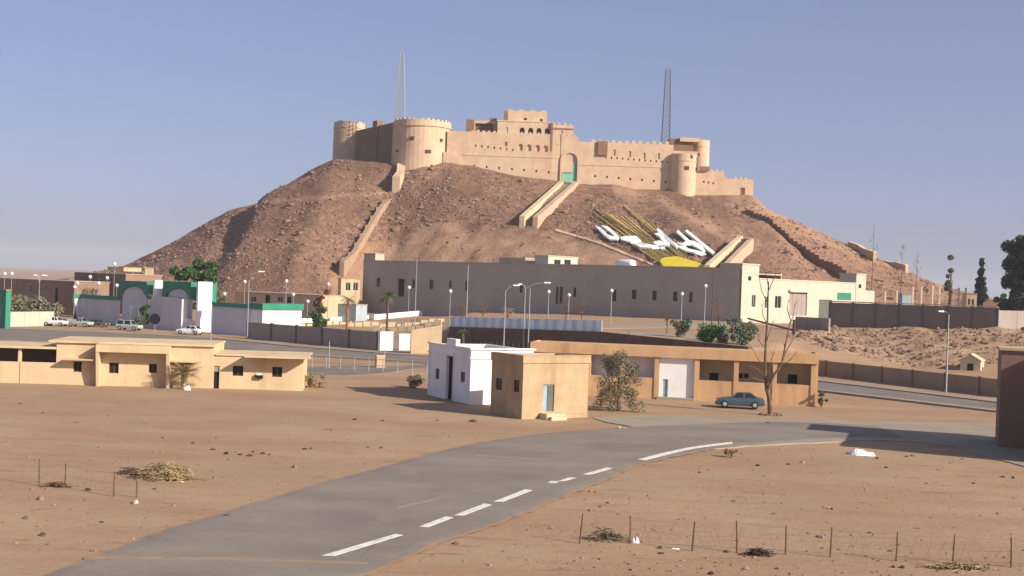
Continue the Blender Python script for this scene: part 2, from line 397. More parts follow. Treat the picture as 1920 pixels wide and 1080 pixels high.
    def build(s, name, mat, parent=None, loc=None, rz=0.0, smooth=False):
        me = bpy.data.meshes.new(name)
        me.from_pydata(s.v, [], s.f); me.update()
        me.materials.append(MT[mat] if isinstance(mat, str) else mat)
        if smooth:
            me.polygons.foreach_set('use_smooth', [True] * len(me.polygons))
        o = bpy.data.objects.new(name, me); COL.objects.link(o)
        if parent is not None: o.parent = parent
        if loc is not None: o.location = loc
        if rz: o.rotation_euler[2] = rz
        return o

def tag(o, label=None, cat=None, group=None, kind=None):
    if label: o['label'] = label
    if cat: o['category'] = cat
    if group: o['group'] = group
    if kind: o['kind'] = kind
    return o
def thing(name, label, cat, loc=(0, 0, 0), rz=0.0, group=None):
    o = bpy.data.objects.new(name, None); COL.objects.link(o)
    o.empty_display_size = 0.3
    o.location = loc; o.rotation_euler[2] = rz
    return tag(o, label, cat, group)
def copy_thing(src, loc, rz, label=None, group=None):
    def cp(o, par):
        c = o.copy(); COL.objects.link(c); c.parent = par
        for ch in [q for q in KIDS.get(o.name, [])]: KIDS.setdefault(c.name, []).append(cp(ch, c))
        return c
    def scan(o):
        KIDS[o.name] = [q for q in COL.objects if q.parent == o]
        for q in KIDS[o.name]: scan(q)
    if src.name not in KIDS: scan(src)
    c = cp(src, None); c.location = loc; c.rotation_euler[2] = rz
    if label: c['label'] = label
    if group: c['group'] = group
    return c
KIDS = {}

class Frame:
    """A building's own axes: x along its front, y going in, z up."""
    def __init__(s, x, y, ang, z=0.0): s.o, s.a, s.z = Vector((x, y, 0)), ang, z; s.ex = Vector((math.cos(ang), math.sin(ang), 0)); s.ey = Vector((-math.sin(ang), math.cos(ang), 0))
    @staticmethod
    def line(a, b, z=0.0): return Frame(a[0], a[1], math.atan2(b[1] - a[1], b[0] - a[0]), z)
    def px(s, u, v, yl=0.0):                                # sight line on the plane y = yl of this frame -> (x, z)
        d = ray(u, v)
        q = s.o + s.ey * yl
        t = s.ey.dot(q) / s.ey.dot(d)
        w = Vector((d.x * t, d.y * t, EYE + d.z * t))
        return (w - s.o).dot(s.ex), w.z - s.z
    def side(s, u, v, xl=0.0):                              # on the plane x = xl -> (y, z)
        d = ray(u, v)
        q = s.o + s.ex * xl
        t = s.ex.dot(q) / s.ex.dot(d)
        w = Vector((d.x * t, d.y * t, EYE + d.z * t))
        return (w - s.o).dot(s.ey), w.z - s.z
    def op(s, u0, v0, u1, v1, yl=0.0):                      # picture box -> opening (x0, x1, z0, z1)
        a, b, m1, m2 = s.px(u0, (v0 + v1) / 2, yl), s.px(u1, (v0 + v1) / 2, yl), s.px((u0 + u1) / 2, v1, yl), s.px((u0 + u1) / 2, v0, yl)
        return (a[0], b[0], m1[1], m2[1])
    def sop(s, u0, v0, u1, v1, xl=0.0):
        a, b, m1, m2 = s.side(u0, (v0 + v1) / 2, xl), s.side(u1, (v0 + v1) / 2, xl), s.side((u0 + u1) / 2, v1, xl), s.side((u0 + u1) / 2, v0, xl)
        return (min(a[0], b[0]), max(a[0], b[0]), m1[1], m2[1])
    def w(s, x, y, z=0.0): q = s.o + s.ex * x + s.ey * y; return Vector((q.x, q.y, s.z + z))
    def thing(s, name, label, cat, group=None): return thing(name, label, cat, (s.o.x, s.o.y, s.z), s.a, group)

def swap(mb):                                               # a slab made along x becomes one along y (for side walls)
    mb.v = [(y, x, z) for x, y, z in mb.v]; mb.f = [tuple(reversed(f)) for f in mb.f]; return mb
def window(par, o, y, frame_mat='dark', side=False, bars=True, depth=0.16, name='window', pane='glass'):
    x0, x1, z0, z1 = o
    m = MB().box(x0, x1, y + depth, y + depth + 0.04, z0, z1)
    w = (swap(m) if side else m).build(name, pane, par)
    if bars and x1 - x0 > 0.5:
        t = 0.05
        fm = MB().cells(x0, x1, z0, z1, y + depth - 0.05, y + depth - 0.003, [(x0 + t, (x0 + x1) / 2 - t / 2, z0 + t, z1 - t), ((x0 + x1) / 2 + t / 2, x1 - t, z0 + t, z1 - t)])
        (swap(fm) if side else fm).build('frame', frame_mat, w)
    return w
def shell(par, x0, x1, y0, y1, z0, z1, mat, front=(), left=(), right=(), th=0.28, parapet=0.25, roof='roof', wall_name='wall'):
    """Four walls with openings and a flat roof, butted end to end."""
    MB().cells(x0, x1, z0, z1, y0, y0 + th, front).build(wall_name, mat, par)
    swap(MB().cells(y0 + th, y1 - th, z0, z1, x0, x0 + th, left)).build(wall_name, mat, par)
    swap(MB().cells(y0 + th, y1 - th, z0, z1, x1 - th, x1, right)).build(wall_name, mat, par)
    MB().box(x0, x1, y1 - th, y1, z0, z1).build(wall_name, mat, par)
    MB().box(x0 + th, x1 - th, y0 + th, y1 - th, z1 - parapet - 0.2, z1 - parapet).build('roof', roof, par)

# ------------------------------------------------------------------ the setting: ground, roads, hill
def axis(fine0, fine1, step, far0, far1, grow=1.28):
    a = list(np.arange(fine0, fine1 + 1e-6, step))
    s, q = step, a[-1]
    while q < far1: s *= grow; q = min(q + s, far1); a.append(q)
    s, q = step, a[0]
    while q > far0: s *= grow; q = max(q - s, far0); a.insert(0, q)
    return np.array(a)
def grid_obj(name, xs, ys, zf, mat):
    X, Y = np.meshgrid(xs, ys)
    Z = zf(X, Y)
    v = np.stack([X.ravel(), Y.ravel(), Z.ravel()], 1)
    nx, ny = len(xs), len(ys)
    i = np.arange((nx - 1) * (ny - 1)); r, c = i // (nx - 1), i % (nx - 1)
    q = r * nx + c
    f = np.stack([q, q + 1, q + nx + 1, q + nx], 1)
    me = bpy.data.meshes.new(name)
    me.vertices.add(len(v)); me.vertices.foreach_set('co', v.ravel())
    me.loops.add(4 * len(f)); me.loops.foreach_set('vertex_index', f.ravel().astype(np.int32))
    me.polygons.add(len(f)); me.polygons.foreach_set('loop_start', (np.arange(len(f)) * 4).astype(np.int32))
    me.polygons.foreach_set('use_smooth', [True] * len(f))
    me.update(calc_edges=True); me.validate()
    me.materials.append(MT[mat])
    o = bpy.data.objects.new(name, me); COL.objects.link(o)
    return o, X, Y, Z
xs = axis(-72, 92, 0.9, -7000, 7000)
ys = np.concatenate([axis(46, 132, 0.8, -300, 132), np.arange(133, 270, 1.0), axis(271, 330, 2.5, 271, 9000)])
go, *_ = grid_obj('ground', xs, ys, ground, 'sand')
tag(go, 'bare sandy ground with small stones', None, kind='structure')

hx, hy = np.arange(-188, 205, 1.15), np.arange(258, 500, 1.15)
ho, X, Y, Z = grid_obj('hill', hx, hy, hill, 'hill')
tag(ho, 'steep brown rocky hill below the fort', None, kind='structure')
soil_line = np.array([(600, 520), (700, 450), (735, 448), (830, 415), (980, 430), (1060, 436), (1150, 466), (1270, 514), (1330, 540)], float)
pts = np.stack([X.ravel(), Y.ravel(), Z.ravel() - EYE], 1)
cz = pts @ np.array(FW); pu = 960 + F_PX * (pts @ np.array(RT)) / cz; pv = 540 - F_PX * (pts @ np.array(UP)) / cz
soil = np.clip((pv - np.interp(pu, soil_line[:, 0], soil_line[:, 1])) / 18 + (fbm(X.ravel() * 0.1, Y.ravel() * 0.1) - 0.5) * 2.5, 0, 1) * ((pu > 620) & (pu < 1330))
strip2 = np.clip(1 - np.abs(pv - np.interp(pu, [1120, 1230, 1320, 1420], [345, 372, 420, 462])) / 16, 0, 1) * (pu > 1150) * (pu < 1425)
strip3 = np.clip(1 - np.abs(pv - np.interp(pu, [480, 740], [379, 361])) / 6, 0, 1) * (pu > 480) * (pu < 742)
upper = np.clip((pu - 1330) / 60, 0, 1) * np.clip((np.interp(pu, [1330, 1800], [385, 560]) - pv) / 10, 0, 1)
right = np.clip((pu - 1400) / 60, 0, 1) * 0.55 + np.clip((520 - pu) / 200, 0, 1) * 0.12
soil = np.clip(np.maximum.reduce([soil, strip2, 0.75 * strip3, upper, right]), 0, 1)
at = ho.data.attributes.new('soil', 'FLOAT', 'POINT'); at.data.foreach_set('value', soil.astype(np.float32))

def sheet(name, px, mat, z=0.0, lift=0.012, jitter=0.0, step=1.2, parent=None, drop=0.25):
    """A paved area whose outline is given as points of the ground."""
    pts = [G(u, v, z) for u, v in px]
    return sheet_w(name, pts, mat, lift, jitter, step, parent, drop)
def sheet_w(name, pts, mat, lift=0.012, jitter=0.0, step=1.2, parent=None, drop=0.25):
    out = []
    for i, a in enumerate(pts):
        b = pts[(i + 1) % len(pts)]
        n = max(1, int((b - a).length / step)) if jitter else 1
        for k in range(n):
            q = a.lerp(b, k / n)
            if jitter: q = q + Vector((random.gauss(0, jitter), random.gauss(0, jitter), 0))
            out.append(q)
    n = len(out)
    vs = [(q.x, q.y, q.z + lift) for q in out] + [(q.x, q.y, q.z - drop) for q in out]
    fs = [tuple(range(n))] + [(i, i + n, (i + 1) % n + n, (i + 1) % n) for i in range(n)]
    me = bpy.data.meshes.new(name); me.from_pydata(vs, [], fs); me.update()
    bm = bmesh.new(); bm.from_mesh(me); bmesh.ops.recalc_face_normals(bm, faces=bm.faces[:])
    if max(bm.faces, key=lambda f: f.calc_area()).normal.z < 0: bmesh.ops.reverse_faces(bm, faces=bm.faces[:])
    bm.to_mesh(me); bm.free()
    me.materials.append(MT[mat])
    o = bpy.data.objects.new(name, me); COL.objects.link(o)
    if parent: o.parent = parent
    return o
def smooth_px(p, n=6):                                     # Catmull-Rom through picture points
    out = []
    for i in range(len(p) - 1):
        p0, p1, p2, p3 = p[max(i - 1, 0)], p[i], p[i + 1], p[min(i + 2, len(p) - 1)]
        for k in range(n):
            t = k / n
            out.append(tuple(0.5 * (2 * p1[j] + (p2[j] - p0[j]) * t + (2 * p0[j] - 5 * p1[j] + 4 * p2[j] - p3[j]) * t * t + (3 * p1[j] - p0[j] - 3 * p2[j] + p3[j]) * t ** 3) for j in (0, 1)))
    return out + [p[-1]]
left_edge = smooth_px([(-160, 1170), (80, 1078), (160, 1046), (300, 995), (450, 949), (600, 904), (700, 878), (800, 850), (900, 829), (1000, 814), (1100, 805), (1200, 798), (1300, 794), (1440, 790), (1560, 793), (1640, 798)])
right_edge = smooth_px([(480, 1170), (690, 1078), (760, 1045), (850, 1010), (950, 975), (1050, 935), (1150, 893), (1200, 873), (1260, 857), (1380, 836), (1500, 827), (1600, 822), (1700, 822)])
def road_mat():
    m, n, l, bs, noise, ramp, mix, src = ground_mat('worn_asphalt', None)
    a = n.new('ShaderNodeAttribute'); a.attribute_name = 'edge'
    base = mix(ramp(noise(0.2, 6, 0.6, (0.6, 1, 1)), 0.35, 0.68), (0.195, 0.163, 0.137), (0.262, 0.22, 0.18))
    base = mix(ramp(noise(3.0, 4, 0.7), 0.58, 0.72), base, (0.155, 0.125, 0.105))
    base = mix(ramp(noise(0.42, 7, 0.72), 0.56, 0.76), base, (0.31, 0.225, 0.155))
    vo = n.new('ShaderNodeTexVoronoi'); vo.feature = 'DISTANCE_TO_EDGE'; vo.inputs['Scale'].default_value = 0.2; vo.inputs['Randomness'].default_value = 1.0
    wv = n.new('ShaderNodeMix'); wv.data_type = 'RGBA'; wv.inputs['Factor'].default_value = 0.25; l.new(src, wv.inputs['A']); wn_ = n.new('ShaderNodeTexNoise'); wn_.inputs['Scale'].default_value = 0.8; l.new(src, wn_.inputs[0]); wv.blend_type = 'ADD'; l.new(wn_.outputs[1], wv.inputs['B'])
    l.new(wv.outputs['Result'], vo.inputs[0])
    cm = n.new('ShaderNodeMath'); cm.operation = 'MULTIPLY'; l.new(ramp(vo.outputs[0], 0.002, 0.010, (0.5,) * 3, (0, 0, 0)), cm.inputs[0]); l.new(ramp(noise(0.13, 3, 0.5), 0.5, 0.62), cm.inputs[1])
    base = mix(cm.outputs[0], base, (0.125, 0.10, 0.082))
    ad = n.new('ShaderNodeMath'); ad.operation = 'ADD'; l.new(a.outputs['Fac'], ad.inputs[0])
    sb = n.new('ShaderNodeMath'); sb.operation = 'MULTIPLY_ADD'; sb.inputs[1].default_value = 1.6; sb.inputs[2].default_value = -0.8; l.new(noise(0.9, 6, 0.7), sb.inputs[0]); l.new(sb.outputs[0], ad.inputs[1])
    col = mix(ramp(ad.outputs[0], 0.62, 0.95), base, (0.335, 0.215, 0.13))
    l.new(col, bs.inputs['Base Color'])
    b = n.new('ShaderNodeBump'); b.inputs['Strength'].default_value = 0.25; b.inputs['Distance'].default_value = 0.05
    l.new(noise(9, 6, 0.7), b.inputs['Height']); l.new(b.outputs[0], bs.inputs['Normal'])
    return m
MT['worn_asphalt'] = road_mat()
def resample(px, n):
    p = np.array([G(*q)[:2] for q in px]); s = np.concatenate([[0], np.cumsum(np.hypot(*np.diff(p, axis=0).T))]); t = np.linspace(0, s[-1], n)
    return np.stack([np.interp(t, s, p[:, 0]), np.interp(t, s, p[:, 1])], 1)
NR, NC = 110, 17
LE, RE = resample(left_edge, NR), resample(right_edge, NR)
vs, ed = [], []
for i in range(NR):
    for j in range(NC):
        t = j / (NC - 1); q = LE[i] * (1 - t) + RE[i] * t; w = np.hypot(*(RE[i] - LE[i])); dist = min(t, 1 - t) * w
        if j in (0, NC - 1): q = q + np.array([random.gauss(0, 0.06), random.gauss(0, 0.06)])
        vs.append((q[0], q[1], 0.016 if 0 < j < NC - 1 else -0.02)); ed.append(max(0.0, 1 - dist / 0.9))
fs = [(i * NC + j, i * NC + j + 1, (i + 1) * NC + j + 1, (i + 1) * NC + j) for i in range(NR - 1) for j in range(NC - 1)]
road = MB().add(vs, fs).build('road', 'worn_asphalt')
ae = road.data.attributes.new('edge', 'FLOAT', 'POINT'); ae.data.foreach_set('value', np.array(ed, np.float32))
tag(road, 'worn grey asphalt road curving to the right', None, kind='structure')
apron = sheet('concrete_apron', [(1110, 783), (1180, 779), (1440, 784), (1640, 790), (2050, 797), (2050, 900), (1920, 874), (1860, 858), (1790, 838), (1720, 828), (1640, 825), (1500, 830.5), (1400, 836), (1340, 842), (1400, 833), (1500, 824), (1600, 812), (1560, 797), (1440, 795), (1280, 797), (1190, 800), (1140, 792)], 'concrete_pale', lift=0.008, jitter=0.08)
tag(apron, 'pale concrete apron beside the bend of the road', None, kind='structure')
for q in ([(604, 1042.5), (628, 1043), (755, 1004), (741, 1002)], [(786, 988), (803, 989), (850, 971), (836, 969)], [(852, 966.5), (870, 967), (922, 947), (908, 945)],
          [(926, 941), (944, 941), (998, 920), (985, 918)], [(1027, 906), (1043, 906.5), (1047, 903), (1033, 902.5)], [(1047, 902.5), (1059, 902.5), (1080, 896.5), (1067, 896)], [(1093, 890), (1108, 890), (1148, 879), (1138, 877)]):
    sheet('lane_marking', q, 'paint', lift=0.026, parent=road, drop=0.005)
arc_a = smooth_px([(1196, 862), (1240, 850.5), (1300, 838), (1372, 829)], 5); arc_b = smooth_px([(1210, 863), (1250, 853), (1304, 841), (1374, 832)], 5)
sheet('lane_marking', arc_a + arc_b[::-1], 'paint', lift=0.026, parent=road, drop=0.005)
for q in ([(160, 1044), (420, 1046), (690, 1055), (690, 1058.5), (420, 1050), (158, 1048)], [(895, 853), (1020, 862), (1165, 878), (1163, 880), (1020, 864), (893, 855)], [(742, 952), (780, 943), (822, 934), (824, 936), (782, 945), (746, 954)]):
    sheet('seam', q, 'seam', lift=0.022, parent=road, drop=0.003)
st = sheet('street', [(-60, 612), (250, 626), (400, 635), (560, 651), (700, 662), (830, 671), (1000, 683), (1000, 694), (830, 682), (700, 674), (560, 665), (400, 652), (250, 643), (-60, 636)], 'street', lift=0.012)
tag(st, 'grey street passing behind the left yellow house', None, kind='structure')
for (a, b) in (([(-60, 611), (250, 625), (400, 633.6), (560, 649.6), (700, 660.6), (830, 669.6)], 1.6), ([(560, 664.5), (700, 673.5), (830, 681.5), (1000, 693.5)], 1.6)):
    for q0, q1 in zip(a, a[1:]): sheet_w('kerb', [G(*q0), G(*q1), G(q1[0], q1[1] + b), G(q0[0], q0[1] + b)], 'concrete_pale', lift=0.13, parent=st)
st3 = sheet('side_street', [(556, 690), (640, 685), (722, 688), (800, 683), (850, 686), (770, 692), (716, 700), (650, 704), (568, 703)], 'street', lift=0.009, jitter=0.08)
tag(st3, 'grey side lane branching off towards the left yellow house', None, kind='structure')
st2 = sheet('street', [(1440, 703), (1535, 713), (1700, 731), (1880, 753), (1990, 768), (1990, 786), (1880, 771), (1700, 748), (1535, 731), (1440, 722)], 'street', lift=0.012)
tag(st2, 'grey street running in front of the low block wall', None, kind='structure')
for (a, b) in (([(1530, 712), (1900, 756)], [(1530, 715), (1900, 759.5)]), ([(1530, 731), (1900, 773)], [(1530, 733), (1900, 776.5)])):
    pa = [G(*q) for q in a] + [G(*q) for q in reversed(b)]
    sheet_w('kerb', pa, 'concrete_pale', lift=0.14, parent=st2)

# pale path on the raised ground and the bank beside it
def drape(name, a, b, mat, lift=0.05, n=14, parent=None):
    m = MB()
    def L(p, t):
        k = t * (len(p) - 1); i = min(int(k), len(p) - 2); f = k - i
        return p[i][0] * (1 - f) + p[i + 1][0] * f, p[i][1] * (1 - f) + p[i + 1][1] * f
    A = [hit(*L(a, i / n)) for i in range(n + 1)]; B = [hit(*L(b, i / n)) for i in range(n + 1)]
    vs = [(q.x, q.y, q.z + lift) for q in A] + [(q.x, q.y, q.z + lift) for q in B] + [(q.x, q.y, q.z - 0.3) for q in A] + [(q.x, q.y, q.z - 0.3) for q in B]
    k = n + 1
    fs = [(i, k + i, k + i + 1, i + 1) for i in range(n)] + [(i, i + 1, 2 * k + i + 1, 2 * k + i) for i in range(n)] + [(k + i, 3 * k + i, 3 * k + i + 1, k + i + 1) for i in range(n)]
    m.add(vs, fs)
    return m.build(name, mat, parent)
tag(drape('path', [(1120, 612), (1230, 607), (1400, 600), (1480, 596)], [(1120, 617), (1230, 615), (1400, 607), (1480, 602)], 'concrete_pale'), 'pale path below the long shaded building', None, kind='structure')
tag(drape('path', [(1180, 622), (1300, 628), (1360, 634)], [(1180, 628), (1300, 636), (1360, 641)], 'concrete_pale'), 'pale sandy path above the brown retaining wall', None, kind='structure')

# ------------------------------------------------------------------ rocks
ICO = bmesh.new(); bmesh.ops.create_icosphere(ICO, subdivisions=1, radius=1.0)
IV = np.array([v.co[:] for v in ICO.verts]); IF = np.array([[v.index for v in f.verts] for f in ICO.faces]); ICO.free()
def rocks_mesh(name, pos, size, mat, flat=0.65):
    n = len(pos); k = len(IV)
    j = IV[None] * (1 + RNG.uniform(-0.32, 0.32, (n, k, 1))) * np.array([1, 1, flat]) * RNG.uniform(0.7, 1.3, (n, 1, 3)) * np.asarray(size)[:, None, None]
    v = (j + np.asarray(pos)[:, None, :]).reshape(-1, 3)
    f = (IF[None] + (np.arange(n) * k)[:, None, None]).reshape(-1, 3)
    me = bpy.data.meshes.new(name); me.from_pydata(v.tolist(), [], f.tolist()); me.update(); me.materials.append(MT[mat])
    o = bpy.data.objects.new(name, me); COL.objects.link(o); return o
n = 16000
rx, rt = RNG.uniform(-140, 150, n), RNG.uniform(0.0, 1.0, n)
ry = np.interp(rx, TOE[:, 0], TOE[:, 1]) * (1 - rt) + np.interp(rx, RXs, RYs) * rt - 1.0
rz = hill(rx, ry)
q = np.stack([rx, ry, rz - EYE], 1); cz = q @ np.array(FW); uu = 960 + F_PX * (q @ np.array(RT)) / cz; vv = 540 - F_PX * (q @ np.array(UP)) / cz
soilness = (vv > np.interp(uu, soil_line[:, 0], soil_line[:, 1])) & (uu > 620) & (uu < 1330)
keep = (rz > np.asarray(ground0(rx, ry)) + 1.0) & (RNG.random(n) < np.where(soilness, 0.12, 1.0)) & (fbm(rx * 0.07, ry * 0.07) > 0.36)
tag(rocks_mesh('hill_rocks', np.stack([rx, ry, rz], 1)[keep], RNG.gamma(2.0, 0.10, n)[keep] + 0.10, 'rock'), 'loose brown rocks strewn over the hillside', None, kind='stuff')
n = 4200
rx, ry = RNG.uniform(46, 112, n), RNG.uniform(194, 243, n)
y1 = np.interp(rx, [46, 61, 87, 112], [215, 243, 226, 240])
keep = (ry < y1 - 0.8) & (ry > np.interp(rx, [46, 62, 112], [205, 196, 190]))
sz = RNG.gamma(1.5, 0.085, n) + 0.06
tag(rocks_mesh('rubble', np.stack([rx, ry, ground(rx, ry) + sz * 0.2], 1)[keep], sz[keep], 'rock'), 'brown stone rubble heaped on the bank below the dark wall', None, kind='stuff')
n = 2600
ry = 50 + 90 * RNG.random(n) ** 1.6; rx = RNG.uniform(-0.45, 0.45, n) * ry
keep = np.ones(n, bool)
rl = np.array([G(*p)[:2] for p in left_edge]); rr = np.array([G(*p)[:2] for p in right_edge])
lx = np.interp(ry, rl[:, 1], rl[:, 0]); rxx = np.interp(ry, rr[:, 1], rr[:, 0])
keep = ~((rx > lx - 0.2) & (rx < rxx + 0.2)) & (ry < 98)
tag(rocks_mesh('pebbles', np.stack([rx, ry, ground(rx, ry)], 1)[keep], (RNG.gamma(1.6, 0.022, n) + 0.02)[keep], 'rock'), 'fine pebbles scattered over the sand', None, kind='stuff')

# ------------------------------------------------------------------ the fort
FF = Frame(0, 400, 0, 0)
fort = thing('fortress', 'large tan mud-walled fort with round towers on the hilltop', 'fort', (0, 400, 40))
def fp(u, v, y=0.0): return FF.px(u, v, y)
def fo(u0, v0, u1, v1, y=0.0): return FF.op(u0, v0, u1, v1, y)
FP = thing  # (alias kept short below)
def fbuild(m, name, mat='fort', parent=None, smooth=False):
    m.v = [(x, y, z - 40) for x, y, z in m.v] if parent is None else m.v
    return m.build(name, mat, parent or fort, smooth=smooth)
def sq(u, v, du, dv, y=0.0): return fo(u - du, v - dv, u + du, v + dv, y)
def loopholes(us, v0, v1, du=1.7, dv=2.4):
    return [sq(u, v0 + (v1 - v0) * i / max(1, len(us) - 1), du, dv) for i, u in enumerate(us)]
merl = MB()
def battlement(x0, x1, z, y0, th, w=1.3, gap=0.9, h=0.9):
    x = x0
    while x + w <= x1:
        if random.random() < 0.93: merl.box(x, x + w * random.uniform(0.85, 1.05), y0 + 0.002, y0 + th, z - 0.02, z + h * random.uniform(0.65, 1.12))
        x += w + gap
def arch_ops(o, steps=4):                                  # an arched opening cut in a few level strips
    x0, x1, z0, z1 = o; w = x1 - x0; r = w / 2; zs = z1 - r; out = [(x0, x1, z0, zs)]
    for k in range(steps):
        a, b = zs + r * k / steps, zs + r * (k + 1) / steps
        half = math.sqrt(max(0, r * r - (a - zs + 0.5 * r / steps) ** 2)); out.append(((x0 + x1) / 2 - half, (x0 + x1) / 2 + half, a, b))
    return out
zc = fp(950, 293)[1]                                        # string course level
# left curtain
xa, xb = fp(838, 270)[0], fp(1052, 270)[0]
ztop = fp(890, 247)[1]
ops = loopholes([892 + 11.6 * i for i in range(7)], 273, 281, 1.4, 2.2) + loopholes([889, 912.5, 936, 960, 982.5, 1005.5, 1029], 311, 323, 1.6, 2.2)
ops += [q for u, v in ((976, 276), (992, 277), (1008, 278), (1023, 279)) for q in arch_ops(sq(u, v, 4.2, 6.2), 3)] + [sq(949, 270, 2.6, 4.2)]
fbuild(MB().cells(xa, xb, 30, ztop, 0, 1.0, ops), 'curtain_wall'); fbuild(MB().box(xa, xb, 1.0, 2.2, 30, ztop - 0.05), 'wall_core', 'hole')
battlement(xa + 7.5, fp(932, 250)[0], ztop, 0, 0.6, 0.9, 0.8, 0.6)
fbuild(MB().box(fp(868, 290)[0], xb, -0.12, 0, zc - 0.15, zc + 0.15), 'string_course')
# right curtain
xc, xd = fp(1084, 300)[0], fp(1262, 300)[0]
zt2 = fp(1160, 268)[1]
ops = loopholes([1136 + 10.5 * i for i in range(12)], 295, 304, 1.3, 2.0) + loopholes([1116, 1138, 1160, 1182, 1204, 1226, 1248], 330, 341, 1.6, 2.2)
ops += [sq(u, v, 2.2, 5.5) for u, v in ((1152, 286), (1181, 289), (1208, 292), (1235, 293))]
fbuild(MB().cells(xc, xd, 30, zt2, 0, 1.0, ops), 'curtain_wall'); fbuild(MB().box(xc, xd, 1.0, 2.2, 30, zt2 - 0.05), 'wall_core', 'hole')
for u, v in ((1152, 286), (1181, 289), (1208, 292), (1235, 293)):
    o = sq(u, v, 2.0, 5.2); fbuild(MB().box(o[0], o[1], 0.3, 0.99, o[2], o[3]), 'niche_panel', 'cream')
battlement(xc + 4, xd, zt2, 0, 0.6, 1.2, 0.9, 0.9)
fbuild(MB().box(xc, xd, -0.12, 0, fp(1160, 311)[1] - 0.15, fp(1160, 311)[1] + 0.15), 'string_course')
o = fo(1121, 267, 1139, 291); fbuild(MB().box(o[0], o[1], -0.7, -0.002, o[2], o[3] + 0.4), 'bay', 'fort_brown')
# gatehouse
o = fo(1052, 258, 1084, 346); ga = fo(1052.5, 289, 1083.5, 347); gz0 = fp(1069, 343)[1]
gx0, gx1 = xb, xc
cx = (ga[0] + ga[1]) / 2
fbuild(MB().cells(gx0, gx1, 30, fp(1068, 256)[1], -0.2, 0.35, arch_ops((cx - 2.35, cx + 2.35, gz0, fp(1068, 287)[1]), 6)), 'gatehouse')
fbuild(MB().box(cx - 2.5, cx + 2.5, 0.35, 0.7, gz0 - 1, fp(1068, 284)[1]), 'gate_back', 'cream')
g = fbuild(MB().box(cx - 2.2, cx + 2.2, 0.22, 0.347, gz0, fp(1070, 307)[1]), 'gate_door', 'gate_green')
for dx in (-1.0, 0.0, 1.0):
    m = MB().box(cx + dx - 0.06, cx + dx + 0.06, 0.17, 0.217, gz0 - 40, fp(1070, 307)[1] - 40); m.build('door_batten', 'gate_green', g)
battlement(gx0, gx1, fp(1068, 256)[1], -0.2, 0.5, 1.0, 0.8, 0.8)
m = MB(); ro, ri = 3.0, 2.36
zs = fp(1068, 287)[1] - 2.35
for k in range(10):
    a, b = math.pi * k / 10, math.pi * (k + 1) / 10
    pr = [(cx + r_ * math.cos(w), zs + r_ * math.sin(w)) for r_, w in ((ri, a), (ro, a), (ro, b), (ri, b))]
    m.prism(pr, 1, -0.45, -0.203)
for s_ in (-1, 1): m.box(cx + s_ * 2.68 - 0.32, cx + s_ * 2.68 + 0.32, -0.45, -0.203, gz0 - 1.5, zs - 0.01)
fbuild(m, 'arch_surround')
# round towers: (centre u, left u, right u, top v, base z, y offset)
def tower(u0, u1, vtop, yc, zb, flare=1.06, holes=(), band=None, mat='fort'):
    a, b = FF.px(u0, vtop + 20, yc)[0], FF.px(u1, vtop + 20, yc)[0]
    r = (b - a) / 2; c = (a + b) / 2; zt = FF.px((u0 + u1) / 2, vtop, yc - r)[1]
    prof = [(r * flare * 1.05, zb), (r * 1.02, zb + (zt - zb) * 0.55), (r, zt - 1.9), (r * 1.035, zt - 1.88), (r * 1.035, zt - 1.55), (r, zt - 1.53), (r, zt), (r - 0.7, zt), (r - 0.7, zt - 1.3), (0.1, zt - 1.3)]
    m = MB().lathe(prof, 40, (c, yc, 0)); t = fbuild(m, 'tower', mat, smooth=False)
    for (u, v, du, dv) in holes:
        x = FF.px(u, v, yc - r * 0.8)[0]; yy = yc - math.sqrt(max(0.1, r * r - (x - c) ** 2)); x, z = FF.px(u, v, yy)
        an = math.atan2(yy - yc, x - c)
        w, h = du * 0.167, dv * 0.167; ex = Vector((-math.sin(an), math.cos(an), 0)); en = Vector((math.cos(an), math.sin(an), 0)); ce = Vector((x, yy, z - 40)) + en * (r * 0.03)
        q = [ce + ex * sx * w + en * sy for sx, sy in ((-1, -0.5), (-1, 0.06), (1, 0.06), (1, -0.5))]
        m2 = MB().hexa([p + Vector((0, 0, -h)) for p in q], [p + Vector((0, 0, h)) for p in q]); m2.build('loophole', 'hole', t)
    for k in range(34):
        if random.random() < 0.75:
            w = 2 * math.pi * k / 34; ct, snn = math.cos(w), math.sin(w); tx, ty = -snn, ct
            q = [(c + (r - rr_) * ct + tx * ss, yc + (r - rr_) * snn + ty * ss) for rr_, ss in ((0.05, -0.5), (0.05, 0.5), (0.6, 0.5), (0.6, -0.5))]
            hh = random.uniform(0.25, 0.6)
            merl.hexa([(*p, zt - 0.02) for p in q], [(*p, zt + hh) for p in q])
    return c, r, zt
tower(737, 846, 224, 5.5, 34, holes=[(773, 259, 4, 3), (827, 263, 3, 3), (803, 284, 5, 3), (746, 283, 3, 2)])
tower(1257, 1305, 290, 0.5, 30, 1.05, holes=[(1288, 315, 4, 3.5), (1306, 317, 3, 3), (1297, 294, 2.5, 3)])
tower(626, 684, 229, 48, 36, 1.12)
tower(1296, 1330, 264, 16, 34, 1.03, holes=[(1310, 290, 2, 2.5)])
